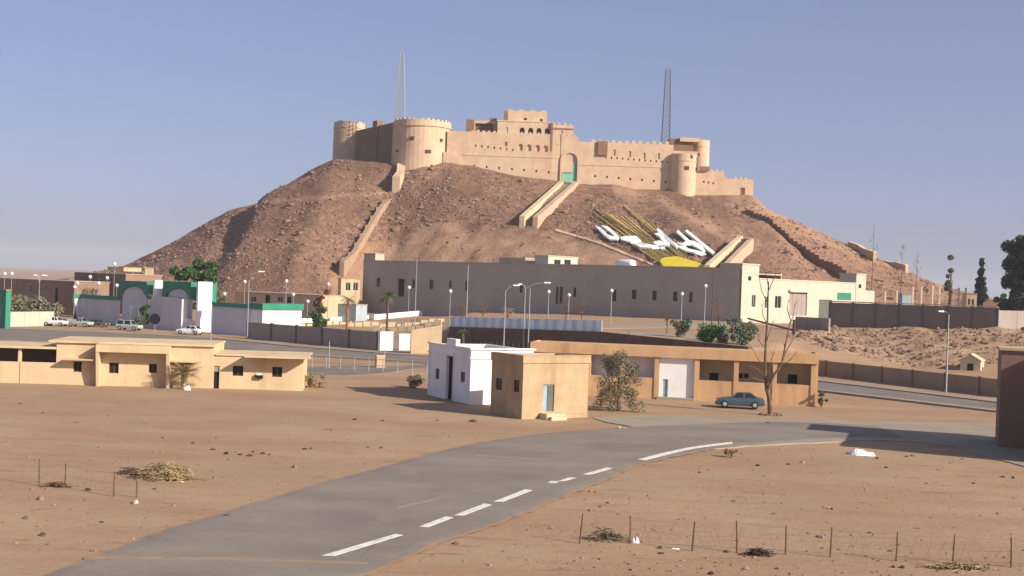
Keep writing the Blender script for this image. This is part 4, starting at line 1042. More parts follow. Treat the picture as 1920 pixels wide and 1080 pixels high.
MB().box(W_ * 0.35, W_ * 0.65, -0.03, -0.003, 0.1, 1.3).build('door', 'dark', sh)
MB().box(W_ + 0.003, W_ + 0.04, D_ * 0.4, D_ * 0.62, 0.1, 0.8).build('vent', 'dark', sh)

# brown retaining wall with pale-blue fence on it
RP = [(-10.2, 212.4, 3.35), (13, 185.2, 4.35), (30.5, 163.6, 3.85)]
t = thing('retaining_wall', 'dark brown stone retaining wall behind the arcade roof', 'wall', (RP[0][0], RP[0][1], 0))
for (a, b) in zip(RP, RP[1:]):
    fr = Frame.line(a, b); L = math.hypot(b[0] - a[0], b[1] - a[1]); n = int(L / 3.2)
    for i in range(n):
        x0, x1 = L * i / n, L * (i + 1) / n - 0.02; za, zb = a[2] + (b[2] - a[2]) * i / n, a[2] + (b[2] - a[2]) * (i + 1) / n
        y0 = random.uniform(-0.05, 0.03)
        m = MB().hexa([(x0, y0 - 0.35, -0.5), (x1, y0 - 0.35, -0.5), (x1, 0.75, -0.5), (x0, 0.75, -0.5)], [(x0, y0, za), (x1, y0, zb), (x1, 0.75, zb), (x0, 0.75, za)])
        m.v = [tuple(fr.w(x, y, z) - Vector((RP[0][0], RP[0][1], 0))) for x, y, z in m.v]; m.build('wall_bay', 'retain', t)
a, b = RP[0], RP[1]; fr = Frame.line(a, b); L = math.hypot(b[0] - a[0], b[1] - a[1])
t = thing('panel_fence', 'pale blue and white striped panel fence on the retaining wall', 'fence', (a[0], a[1], a[2]), fr.a)
n = 34
for i in range(n):
    x0, x1 = L * i / n, L * (i + 1) / n - 0.05; z0 = (b[2] - a[2]) * i / n
    dz = (b[2] - a[2]) / n
    MB().hexa([(x0, 0.3, z0 + 0.003), (x1, 0.3, z0 + dz + 0.003), (x1, 0.36, z0 + dz + 0.003), (x0, 0.36, z0 + 0.003)], [(x0, 0.3, z0 + 1.65), (x1, 0.3, z0 + dz + 1.65), (x1, 0.36, z0 + dz + 1.65), (x0, 0.36, z0 + 1.65)]).build('panel', 'stripe_white' if i % 2 else 'stripe_blue', t)
for i in range(0, n + 1, 4):
    x = L * i / n; z0 = (b[2] - a[2]) * i / n; MB().box(x - 0.06, x + 0.06, 0.37, 0.5, z0 + 0.003, z0 + 1.8).build('post', 'metal_grey', t)

# posts of the wire fence at the foot of the right slope
for i, (u, v0, v1) in enumerate([(1660, 548, 568), (1682, 545, 569), (1712, 540, 570), (1728, 540, 571), (1749, 536, 573), (1762, 538, 573), (1798, 541, 575), (1811, 541, 576)]):
    Y = 268 + i * 1.2; a = P(u, v0, Y); base = gz(a.x, a.y)
    t = thing('concrete_post', 'cream concrete post of the open fence behind the dark wall', 'post', (a.x, a.y, base), 0, 'cream posts behind the dark wall')
    MB().box(-0.16, 0.16, -0.16, 0.16, -0.5, a.z - base).build('shaft', 'stone_pale', t); MB().hexa([(-0.2, -0.2, a.z - base + 0.003), (0.2, -0.2, a.z - base + 0.003), (0.2, 0.2, a.z - base + 0.003), (-0.2, 0.2, a.z - base + 0.003)], [(-0.05, -0.05, a.z - base + 0.2), (0.05, -0.05, a.z - base + 0.2), (0.05, 0.05, a.z - base + 0.2), (-0.05, 0.05, a.z - base + 0.2)]).build('cap', 'stone_pale', t)
# small houses beyond the dark wall
def house(label, u0, u1, vt, Y, ang, d, mat, wins=(), doors=(), name='house', zbase=None, sides=(), parapet=0.3):
    a, b = P(u0, vt, Y), P(u1, vt, Y)
    zb = gz(a.x, a.y) if zbase is None else zbase
    fr = Frame(a.x, a.y, ang, zb)
    t = fr.thing(name, label, 'house')
    W = fr.px(u1, vt)[0]; H = a.z - zb
    wo, dd = [fr.op(*w) for w in wins], [fr.op(*w) for w in doors]
    dd = [(q[0], q[1], -0.2, q[3]) for q in dd]
    shell(t, 0, W, 0, d, -1.0, H, mat, wo + dd, parapet=parapet)
    for o in wo: window(t, o, 0.0, 'white', depth=0.12)
    for o in dd: MB().box(o[0], o[1], 0.12, 0.18, o[2], o[3]).build('door', 'dark', t)
    MB().box(-0.12, W + 0.12, -0.12, d + 0.12, H, H + 0.14).build('coping', 'roof', t)
    return t, fr, W, H
house('tiny pale house with two dark windows behind the dark wall', 1812, 1832, 551, 285, R(-10), 5, 'house_tan', [(1815, 560, 1819, 571), (1822, 561, 1826, 572)])
house('long reddish house beyond the right end of the dark wall', 1832, 1885, 562, 300, R(-8), 6, 'house_brown')
house('grey-blue little hut on the slope beside the cream posts', 1692, 1710, 552, 290, R(0), 3, 'shed')

# ------------------------------------------------------------------ arcade building
AA, AB = Vector((2.1, 130)), Vector((29.4, 125.2))
AF = Frame.line(AA, AB); AL = AF.px(1529, 720)[0]
ar = AF.thing('arcade_building', 'long ochre building with open veranda bays behind the parked car', 'building')
zf0, zf1 = AF.px(1377, 676)[1], AF.px(1377, 657)[1]
zs = AF.px(1400, 717)[1]
AD, vd = 4.8, 2.3
pil = [(1099, 1107), (1163, 1171), (1227, 1235), (1302, 1311), (1376, 1385), (1449, 1457), (1521, 1529.3)]
for (a, b) in pil:
    x0, x1 = AF.px(a, 700)[0], AF.px(b, 700)[0]
    MB().box(x0, x1, 0.0, 0.5, -0.3, zf0).build('pillar', 'ochre', ar)
MB().box(0, AL + 0.25, -0.15, 0.65, zf0 + 0.002, zf1).build('fascia', 'ochre', ar)
MB().box(0, AL + 0.25, 0.65, AD, zf1 - 0.35, zf1 - 0.15).build('roof', 'roof', ar)
MB().box(0, AL + 0.25, AD, AD + 0.25, -0.3, zf1 - 0.05).build('wall', 'ochre', ar)
swap(MB().cells(0.65, AD, -0.3, zf1, 0, 0.25)).build('wall', 'ochre', ar)
swap(MB().cells(0.65, AD, -0.3, zf1 - 0.002, AL, AL + 0.25)).build('wall', 'ochre', ar)
edges = [AF.px(u, 700)[0] for u in (1000, 1099, 1107, 1163, 1171, 1227)]
MB().box(0.25, AF.px(1099, 700)[0], 0.1, 0.4, -0.3, zf0).build('wall', 'ochre', ar)
for (a, b) in ((1107, 1163), (1171, 1227), (1311, 1376), (1385, 1449), (1457, 1521)):
    x0, x1 = AF.px(a, 700)[0], AF.px(b, 700)[0]
    MB().box(x0 + 0.003, x1 - 0.003, 0.08, 0.35, -0.3, zs).build('low_wall', 'ochre', ar)
bw = [AF.op(1330, 699, 1347, 713.5, vd), AF.op(1384, 700, 1393, 709, vd), AF.op(1395, 700, 1404, 709, vd), AF.op(1477, 702, 1495, 719.5, vd)]
MB().cells(AF.px(1311, 700, vd)[0], AL, -0.3, zf0, vd, vd + 0.25, bw).build('back_wall', 'inner_cream', ar)
for o in bw: window(ar, o, vd, 'dark', depth=0.1, pane='dark')
MB().box(0.25, AF.px(1230, 700, 1.2)[0], 1.6, 1.85, -0.3, zf0).build('back_wall', 'white', ar)
x0, x1 = AF.px(1235, 720)[0], AF.px(1302, 720)[0]
MB().cells(x0 + 0.003, x1 - 0.003, -0.3, zf0 - 0.003, 0.3, 0.5, [AF.op(1242.5, 711, 1252, 746, 0.3)]).build('back_wall', 'white', ar)
o = AF.op(1242.5, 711, 1252, 746, 0.3); MB().box(o[0], o[1], 0.42, 0.48, o[2], o[3]).build('door', 'blue_door', ar)
x0, x1 = AF.px(1232, 745)[0], AF.px(1302, 745)[0]
MB().box(x0, x1, -0.9, 0.29, -0.2, 0.14).build('door_step', 'concrete_pale', ar)
swap(MB().cells(0.4, vd, -0.3, zf0 - 0.004, AL - 0.35, AL - 0.1)).build('end_wall', 'inner_cream', ar)

# ------------------------------------------------------------------ white building and yellow hut
HA = R(26)
c = G(978, 785)
HF = Frame(c.x, c.y, R(33)); hut = HF.thing('yellow_hut', 'small yellow plaster hut with blue door beside the road', 'hut')
HW = HF.px(1102.5, 740)[0]; HD = HF.side(921, 720)[0]; HH = HF.px(1045, 669)[1]
door = HF.op(1018, 721, 1039, 767); door = (door[0], door[1], 0.5, door[3])
lw = [HF.sop(929, 709, 941.5, 731), HF.sop(963, 712, 973.5, 735)]
shell(hut, 0, HW, 0, HD, -0.3, HH, 'yellow_hut', [door], lw, th=0.3, parapet=0.35)
for o in lw: window(hut, o, 0.0, 'bark_dead', side=True, depth=0.14)
dd = MB().box(door[0] + 0.02, door[1] - 0.02, 0.13, 0.19, door[2], door[3]).build('door', 'blue_door', hut)
MB().box(door[0] + 0.5, door[1] - 0.05, 0.09, 0.128, door[2] + 0.05, door[3] - 0.1).build('door_leaf', 'panel_pier', dd)
zb_ = HF.px(1045, 681)[1]
MB().cells(-0.09, HW + 0.09, zb_, HH + 0.004, -0.09, -0.003).build('cornice', 'yellow_hut', hut); swap(MB().cells(-0.003, HD + 0.05, zb_, HH + 0.004, -0.09, -0.003)).build('cornice', 'yellow_hut', hut)
MB().box(-0.12, HW + 0.12, -0.12, 0.42, HH + 0.006, HH + 0.12).build('coping', 'yellow_hut', hut)
swap(MB().cells(0.42, HD, HH + 0.006, HH + 0.12, -0.12, 0.42)).build('coping', 'yellow_hut', hut)
MB().box(door[0] - 0.3, door[1] + 0.5, -1.1, -0.004, -0.2, 0.44).build('door_step', 'stone_pale', hut); MB().box(door[0] - 0.1, door[1] + 0.3, -1.5, -1.104, -0.2, 0.22).build('door_step', 'stone_pale', hut)
MB().box(door[1] + 0.6, HW - 0.2, -0.3, -0.095, -0.2, 0.25).build('plinth', 'yellow_hut', hut)

c = G(880, 757.5)
WF = Frame(c.x, c.y, HA); wb = WF.thing('white_building', 'white-washed flat-roofed building behind the yellow hut', 'building')
WW = WF.px(999, 700)[0]; WD = WF.side(803, 690)[0]; WH = WF.px(900, 656)[1]
lw = [WF.sop(816.5, 690.5, 823.5, 711), WF.sop(863.5, 697, 871.7, 717)]
rec = WF.sop(836, 664, 851, 745); rec = (rec[0], rec[1], -0.2, rec[3])
shell(wb, 0, WW, 0, WD, -0.3, WH, 'white', [], lw + [rec], th=0.3, parapet=0.4)
for o in lw: window(wb, o, 0.0, 'panel_grey', side=True, depth=0.12)
swap(MB().box(rec[0], rec[1], 0.6, 0.8, rec[2], rec[3])).build('door', 'panel_grey', wb)
swap(MB().cells(rec[0] - 0.12, rec[0], -0.2, rec[3] + 0.15, -0.12, -0.003)).build('door_surround', 'white', wb)
MB().box(-0.1, WW + 0.15, -0.14, -0.003, WH - 0.85, WH - 0.7).build('cornice', 'white', wb); swap(MB().cells(-0.003, WD, WH - 0.85, WH - 0.7, -0.1, -0.003)).build('cornice', 'white', wb)
MB().box(-0.12, WW + 0.2, -0.14, 0.42, WH + 0.003, WH + 0.16).build('coping', 'white', wb); swap(MB().cells(0.42, WD + 0.1, WH + 0.003, WH + 0.16, -0.12, 0.42)).build('coping', 'white', wb)
o = WF.sop(839, 637, 856, 646); swap(MB().cells(o[0], o[1], WH + 0.163, o[3] + 0.1, -0.05, 0.35)).build('parapet_block', 'white', wb)

# ------------------------------------------------------------------ yellow house on the left
YA, YB = G(105, 719.5), G(568, 731.5)
YF = Frame.line(YA, YB)
yh = YF.thing('yellow_house', 'long low yellow house with porch and dark windows on the left', 'house')
xm = YF.px(400, 690)[0]; XR = YF.px(568, 700)[0]; XL = YF.px(105, 690)[0]; D = 8.0
zt = YF.px(250, 646)[1]; zr = YF.px(470, 668)[1]
wm = [YF.op(137.5, 678, 153, 697.5), YF.op(204, 680, 222.5, 700), YF.op(279, 682, 294, 699), YF.op(336, 683, 353, 701)]
wr = [YF.op(436, 686, 456, 705), YF.op(510, 688, 529, 707)]
dr = YF.op(397, 686, 411, 728); dr = (max(dr[0], xm + 0.05), dr[1], -0.1, dr[3])
shell(yh, XL, xm, 0, D, -0.3, zt, 'yellow', wm, th=0.3, parapet=0.12)
shell(yh, xm + 0.003, XR, 0.05, D - 1, -0.3, zr, 'yellow', wr + [dr], th=0.3, parapet=0.12)
for o in wm + wr: window(yh, o, 0.05, 'bark_dead', depth=0.14, pane='dark')
MB().box(dr[0], dr[1], 0.22, 0.28, dr[2], dr[3] - 0.55).build('door', 'dark', yh); MB().box(dr[0], dr[1], 0.16, 0.22, dr[3] - 0.55, dr[3]).build('transom', 'panel_grey', yh)
sm = YF.op(479, 703, 493, 709.5); MB().box(sm[0], sm[1], -0.25, 0.046, sm[2], sm[3]).build('wall_unit', 'dark', yh); MB().box(sm[0] + 0.1, sm[1] - 0.1, -0.28, 0.046, sm[3] + 0.003, sm[3] + 0.12).build('ledge', 'white', yh)
MB().box(XL - 0.7, xm + 0.1, -0.25, D + 0.2, zt + 0.003, zt + 0.2).build('roof_edge', 'yellow', yh)
MB().box(xm + 0.2, XR + 0.5, -0.1, D - 0.9, zr + 0.003, zr + 0.14).build('roof_edge', 'yellow', yh)
xo = YF.px(462, 660)[0]
MB().box(xo, XR + 0.75, -1.75, -0.103, zr - 0.02, zr + 0.13).build('canopy', 'yellow', yh)
p0, p1 = YF.px(190, 690)[0], YF.px(315, 690)[0]; zp = YF.px(250, 660)[1]
for x in (p0 - 0.28, p1):
    MB().hexa([(x, -0.75, -0.3), (x + 0.28, -0.75, -0.3), (x + 0.28, -0.003, -0.3), (x, -0.003, -0.3)], [(x, -1.35, zp), (x + 0.28, -1.35, zp), (x + 0.28, -0.003, zp), (x, -0.003, zp)]).build('porch_fin', 'yellow', yh)
MB().box(p0 - 0.28, p1 + 0.28, -1.4, -0.26, zp + 0.003, zt - 0.02).build('porch_roof', 'yellow', yh)
for (u0, v0, u1, v1, pr_) in ((122, 669, 182, 677, 1.0), (322, 674, 372, 681, 0.9)):
    o = YF.op(u0, v0, u1, v1)
    if u0 < 200: o = (o[0], min(o[1], p0 - 0.3), o[2], o[3])
    MB().box(o[0], o[1], -pr_, -0.003, o[2] + 0.12, o[2] + 0.26).build('window_hood', 'yellow', yh)
XC = YF.px(-30, 690)[0]; zc_ = YF.px(50, 653)[1]; zl = YF.px(60, 679)[1]
MB().box(XC - 8, XL - 0.05, -0.3, 7, zc_, zc_ + 0.2).build('carport_roof', 'yellow', yh)
MB().box(XC - 8, XL - 0.003, 0.0, 0.25, -0.3, zl).build('carport_wall', 'yellow', yh)
for u in (-70, -30, 36): x = YF.px(u, 690)[0]; MB().box(x - 0.14, x + 0.14, 0.02, 0.28, zl + 0.002, zc_ - 0.002).build('carport_post', 'yellow', yh)
MB().box(XC - 8, XL - 0.003, 6.6, 6.9, -0.3, zc_ - 0.003).build('carport_back', 'house_brown', yh)
x = YF.px(38, 700)[0]; MB().box(x - 0.04, x + 0.04, -0.05, -0.003, -0.3, zl).build('joint', 'house_tan', yh)

# ------------------------------------------------------------------ brick building at the right edge
c = G(1871.5, 838)
BF = Frame(c.x, c.y, R(-18)); bb = BF.thing('brown_building', 'tall dark brown building cut off by the right edge', 'building')
BH = BF.px(1885, 657)[1]
shell(bb, 0, 12, 0, 4.5, -0.3, BH, 'house_brown', [], parapet=0.3)
MB().box(-0.15, 12.1, -0.15, 4.6, BH + 0.003, BH + 0.2).build('coping', 'house_tan', bb)
shell(bb, 3.0, 15, -9, -0.003, -0.3, BH - 0.2, 'house_brown', [], parapet=0.3)  # unseen wing, added as the structure that shades the front wall
MB().box(2.85, 15.1, -9.12, -0.155, BH - 0.197, BH).build('coping', 'house_tan', bb)

# ------------------------------------------------------------------ gate compound on the far left street
GB = G(470, 630); ang = R(-39)
ex = Vector((math.cos(ang), math.sin(ang)))
GA = Vector((GB.x - ex.x * 55, GB.y - ex.y * 55))
GF = Frame(GA.x, GA.y, ang); GL = 55.0
gw = GF.thing('compound_wall', 'long white compound wall with green coping behind parked cars', 'wall')
zt = GF.px(400, 574)[1]; dd = GF.op(138, 578, 145, 602)
x_a, x_b = GF.px(222, 590)[0], GF.px(398, 590)[0]
dd = (dd[0], dd[1], -0.1, dd[3])
MB().cells(0, x_a, -0.3, zt, 0, 0.35, [dd]).build('wall', 'white_shade', gw); MB().cells(x_b, GL, -0.3, zt, 0, 0.35).build('wall', 'white_shade', gw)
MB().box(dd[0], dd[1], 0.15, 0.2, dd[2], dd[3]).build('door', 'dark', gw)
for a, b in ((0, x_a), (x_b, GL)): MB().box(a, b, -0.25, 0.6, zt + 0.003, zt + 0.75).build('coping', 'green', gw)
wx = GF.px(147, 585)[0]
MB().prism([(-0.003, zt), (-1.5, zt), (-0.2, 0.6), (-0.003, 0.6)], 0, wx - 0.15, wx + 0.5).build('buttress', 'white_shade', gw); MB().box(wx - 0.3, wx + 0.7, -1.7, -0.255, zt + 0.003, zt + 0.78).build('buttress_cap', 'green', gw)
# return wall, sunlit
rx0 = GL
swap(MB().cells(-0.003, 0.35, -0.3, zt, rx0, rx0 + 0.01)).build('wall', 'white_shade', gw)
rt = thing('gatehouse_block', 'white block with green roof band at the corner of the compound', 'building', tuple(GF.w(GL, 0)), ang)
shell(rt, 0.02, 3.0, 0.0, 9.0, -0.3, zt - 0.1, 'white', parapet=0.1); MB().box(-0.1, 3.3, -0.3, 9.2, zt - 0.097, zt + 1.0).build('roof_band', 'green', rt)
# arches
def arch_block(label, u0, u1, vt, vspring, y, d, name='green_arch'):
    a, b = GF.px(u0, 570, y)[0], GF.px(u1, 570, y)[0]; zt_ = GF.px((u0 + u1) / 2, vt, y)[1]; zsp = GF.px((u0 + u1) / 2, vspring, y)[1]
    w = GF.w(a, y); t = thing(name, label, 'gate arch', tuple(w), ang); W = b - a
    out = [(0, zsp), (0, zt_), (W, zt_), (W, zsp)]
    r_ = W * 0.42
    arc = [(W / 2 + r_ * math.cos(math.pi * k / 10), zsp + (zt_ - zsp) * 0.62 * math.sin(math.pi * k / 10)) for k in range(11)]
    MB().prism(out + arc, 1, 0, d).build('canopy', 'green', t)
    MB().prism([(W * 0.06, -0.3), (W * 0.94, -0.3)] + [(W / 2 + r_ * 1.04 * math.cos(math.pi * k / 10), zsp - 0.05 + (zt_ - zsp) * 0.60 * math.sin(math.pi * k / 10)) for k in range(11)], 1, 0.5, 0.9).build('arch_wall', 'white_shade', t)
    return t, W, zt_
arch_block('left dark green arched canopy of the compound gate', 222, 274, 527, 552, -0.6, 4.5)
arch_block('right dark green arched canopy of the compound gate', 305, 357, 528, 560, -0.6, 4.5)
def pylon(label, u0, u1, vt, y, face='right'):
    a = GF.px(u0, 570, y)[0]; zt_ = GF.px(u0, vt, y)[1]; w = GF.w(a, y)
    t = thing('white_pylon', label, 'pylon', tuple(w), ang)
    RFr = Frame(w.x, w.y, ang + math.pi / 2); W = RFr.px(u1, 550)[0]
    MB().box(-0.5, 0, 0, W, -0.3, zt_).build('slab', 'white', t)
    MB().box(-0.5, 0, W + 0.003, W + 1.0, -0.3, zt_ - 0.3).build('edge', 'green', t)
pylon('narrow white pylon between the two green gate arches', 289, 304, 525, -0.5)
pylon('wide white pylon at the right side of the compound gate', 371, 398, 528, -0.8)
cs = GF.px(278, 590, -1)[0]; ce = GF.px(348, 590, -1)[0]; w = GF.w(cs, -1.0)
t = thing('gate_screen', 'white stepped screen wall in the middle of the compound gate', 'wall', tuple(w), ang)
z1, z2 = GF.px(300, 556, -1)[1], GF.px(260, 590, -1)[1]; L = ce - cs
MB().prism([(-3.0, -0.3), (L + 2, -0.3), (L + 2, z2 - 0.3), (L, z2), (L, z1 - 1), (L * 0.75, z1), (L * 0.15, z1), (0, z1 - 0.8), (0, z2), (-3.0, z2 - 0.2)], 1, 0, 0.35).build('wall', 'white_shade', t)
for (u, v0, v1) in ((244, 574, 588), (259, 575, 590), (341, 562, 594)):
    a = GF.px(u, (v0 + v1) / 2, -1.6); q = GF.px(u, v0, -1.6)[1], GF.px(u, v1, -1.6)[1]; w = GF.w(a[0], -1.6)
    t = thing('gate_fin', {244: 'short white fin left of the stepped gate screen', 259: 'second short white fin beside the gate screen', 341: 'tall white fin right of the stepped gate screen'}[u], 'wall fin', (w.x, w.y, 0), ang)
    MB().box(-0.2, 0.0, 0, 1.6, -0.3, q[0]).build('slab', 'white', t); MB().box(-0.25, 0.05, -0.05, 1.65, q[0] + 0.003, q[0] + 0.1).build('cap', 'white', t)
p = P(290.5, 598, 225); b_ = gz(p.x, p.y)
t = thing('round_sign', 'round black sign on a short pole before the gate', 'sign', (p.x, p.y, b_))
m = MB().lathe([(0.05, -0.03), (0.95, -0.03), (0.95, 0.03), (0.05, 0.03)], 20); m.v = [(x, z, y + p.z - b_) for x, y, z in m.v]; m.build('disc', 'sign_black', t); MB().tube([(0, 0.08, -0.3), (0, 0.08, p.z - b_)], 0.06, 6).build('pole', 'metal_grey', t)
# cream wall and green post at the far left
a, b = G(18, 612), G(100, 610)
panel_wall('low cream wall beside the green post at the left edge', a, b, lambda p: 0.0, 2.6, 3, 'cream', 'cream', pier=0.2, pier_h=0.02, drop=0.3)
p = G(9, 616); t = thing('green_post', 'thick dark green gate post at the left edge', 'gate post', tuple(p), R(-35)); H = P(9, 545, p.y).z
MB().box(-0.8, 0.8, -0.5, 0.5, -0.3, H).build('shaft', 'green', t); MB().box(-0.9, 0.9, -0.6, 0.6, H + 0.003, H + 0.25).build('cap', 'house_brown', t)

# grey panel fence, white gate walls and tan wall along the middle street
panel_wall('grey panel wall with dark piers along the middle street', G(463, 634), G(707, 656), lambda p: 0.0, 2.75, 5, 'panel_grey', 'panel_pier', pier=0.45, pier_h=0.15, drop=0.3)
for lab, u0, v0, u1, v1, vt in (('square white gate panel right of the grey panel wall', 711, 656, 737, 652, 623), ('second white gate panel next to the tan wall', 748, 656, 769, 652, 627)):
    a, b = G(u0, v0), G(u1, v1); fr = Frame(a.x, a.y, R(22)); H = fr.px(u0, vt)[1]; W = fr.px(u1, 640)[0]
    t = fr.thing('gate_wall', lab, 'wall'); MB().box(0, W, 0, 0.4, -0.3, H).build('slab', 'white', t); MB().box(-0.06, W + 0.06, -0.06, 0.46, H + 0.003, H + 0.12).build('cap', 'white', t)
a = G(770, 662); fr = Frame(a.x, a.y, R(14)); W = fr.px(828, 645)[0]
t = fr.thing('tan_wall', 'sunlit tan wall between the white gate panels and retaining wall', 'wall'); H0, H1 = fr.px(772, 621)[1], fr.px(826, 612)[1]
MB().hexa([(0, 0, -0.3), (W, 0, -0.3), (W, 0.5, -0.3), (0, 0.5, -0.3)], [(0, 0, H0), (W, 0, H1), (W, 0.5, H1), (0, 0.5, H0)]).build('slab', 'house_tan', t); MB().hexa([(0, -0.06, H0 + 0.003), (W, -0.06, H1 + 0.003), (W, 0.56, H1 + 0.003), (0, 0.56, H0 + 0.003)], [(0, -0.06, H0 + 0.15), (W, -0.06, H1 + 0.15), (W, 0.56, H1 + 0.15), (0, 0.56, H0 + 0.15)]).build('cap', 'stair_side', t)
p = G(712, 689); t = thing('gate_pillar', 'stubby cream pillar standing alone beside the street', 'pillar', tuple(p), R(20))
MB().box(-0.5, 0.5, -0.4, 0.4, -0.3, 1.35).build('shaft', 'house_tan', t); MB().box(-0.55, 0.55, -0.45, 0.45, 1.353, 1.5).build('cap', 'stair_side', t)
# terraces: white low walls and rows of stone blocks
for i, (a, b, h, mt, lab) in enumerate((((532, 606), (612, 603), 0.9, 'white', 'leftmost low white terrace wall in front of the planting'), ((618, 603), (690, 598), 0.9, 'white', 'middle low white terrace wall in front of the planting'), ((700, 600), (790, 592), 1.2, 'white', 'rightmost low white terrace wall below the small palm'),
                                        ((560, 612), (660, 607), 0.7, 'stone_pale', 'lower tan stone kerb of the planted terraces'), ((650, 612), (835, 603), 0.9, 'stone_pale', 'long tan stone kerb of the planted terraces'), ((700, 620), (830, 610), 1.0, 'stone_pale', 'front tan stone kerb of the planted terraces'))):
    A = [hit(*a), hit(*b)]
    t = thing('terrace_wall', lab, 'terrace wall', tuple(A[0]))
    L = (A[1] - A[0]).length; n = int(L / 1.6)
    for k in range(n):
        p, q = A[0].lerp(A[1], k / n), A[0].lerp(A[1], (k + 0.86) / n); d = (q - p).normalized(); nn = Vector((-d.y, d.x, 0)) * random.uniform(0.2, 0.32); hh = h * (1 if mt == 'white' else random.uniform(0.6, 1.2))
        zg = min(gz(p.x, p.y), gz(q.x, q.y)); o = t.location
        if mt == 'white': q = A[0].lerp(A[1], (k + 1) / n); nn = Vector((-d.y, d.x, 0)) * 0.25
        MB().hexa([(c.x - o.x, c.y - o.y, zg - 0.5 - o.z) for c in (p - nn, q - nn, q + nn, p + nn)], [(c.x - o.x, c.y - o.y, zg + hh - o.z) for c in (p - nn, q - nn, q + nn, p + nn)]).build('block', mt, t)
# metal railing on the near side of the street
a, b = G(585, 690), G(800, 703)
fr = Frame.line(a, b); L = (b - a).length
t = fr.thing('railing', 'thin grey pipe railing along the near side of the street', 'railing')
for k in range(9): MB().tube([(L * k / 8, 0, -0.2), (L * k / 8, 0, 1.5)], 0.05, 6).build('post', 'metal_grey', t)
for z in (0.75, 1.5): MB().tube([(0, 0, z), (L, 0, z)], 0.035, 6).build('rail', 'metal_grey', t)
# brown and tan houses behind
house('low brown house with pale roof behind the left street', -20, 140, 521, 292, R(-35), 9, 'house_brown', [(25, 527, 31, 540), (52, 533, 59, 548), (80, 533, 87, 546)], [(103, 540, 109, 556)])
house('tall brown house beside the left green arch', 140, 236, 511, 296, R(-36), 10, 'house_brown', [(160, 522, 167, 532), (186, 524, 193, 534)])
house('small square rooftop block on the brown house', 202, 232, 501, 299, R(-36), 5, 'house_tan', zbase=11.5)
house('tan house behind the green arches with a tall chimney block', 236, 290, 517, 305, R(10), 8, 'house_tan', [(245, 522, 252, 530)])
house('narrow tan stair tower behind the green arches', 272, 286, 502, 303, R(10), 3, 'house_tan')
house('low shaded tan house left of the long building', 443, 600, 547, 290, R(-33), 9, 'house_tan', [(470, 556, 480, 566), (520, 556, 530, 566)], [(497, 553, 506, 580), (538, 557, 546, 580)])
house('pale yellow house half hidden at the left end of the long building', 640, 676, 522, 318, R(15), 6, 'yellow', [(648, 530, 657, 545), (662, 530, 671, 545)])
house('pale blue metal shed left of the long building', 628, 668, 570, 282, R(-30), 4, 'shed')

# ------------------------------------------------------------------ vehicles (x forward, y left, z up, origin on the ground)
def wheel(par, x, y, r=0.33, w=0.22):
    m = MB().lathe([(r * 0.55, -w / 2), (r * 0.93, -w / 2), (r, -w / 2 + 0.04), (r, w / 2 - 0.04), (r * 0.93, w / 2), (r * 0.55, w / 2)], 18)
    m.v = [(a + x, c + y, b + r) for a, b, c in m.v]; o = m.build('wheel', 'tyre', par)
    s = 1 if y > 0 else -1
    m = MB().lathe([(0.03, 0), (r * 0.6, 0), (r * 0.56, 0.03), (0.03, 0.045)], 14); m.v = [(a + x, y + s * (w / 2 - 0.012 + c), b + r) for a, b, c in m.v]; m.build('rim', 'rim', o)
def loft(sections):
    """Closed sections (each a ring of points) joined along the length."""
    m = MB(); n = len(sections[0]); vs = [p for s in sections for p in s]; fs = []
    for i in range(len(sections) - 1):
        for j in range(n): fs.append((i * n + j, i * n + (j + 1) % n, (i + 1) * n + (j + 1) % n, (i + 1) * n + j))
    fs.append(tuple(range(n - 1, -1, -1))); e = (len(sections) - 1) * n; fs.append(tuple(e + j for j in range(n)))
    return m.add(vs, fs)
def ring(x, z0, z1, w, top=0.0):
    b = 0.09
    return [(x, -w + 0.06, z0), (x, w - 0.06, z0), (x, w, z0 + 0.2), (x, w, z0 + (z1 - z0) * 0.62), (x, w - b - top, z1), (x, -w + b + top, z1), (x, -w, z0 + (z1 - z0) * 0.62), (x, -w, z0 + 0.2)]
def fix(o):
    bm = bmesh.new(); bm.from_mesh(o.data); bmesh.ops.recalc_face_normals(bm, faces=bm.faces[:]); bm.to_mesh(o.data); bm.free(); return o
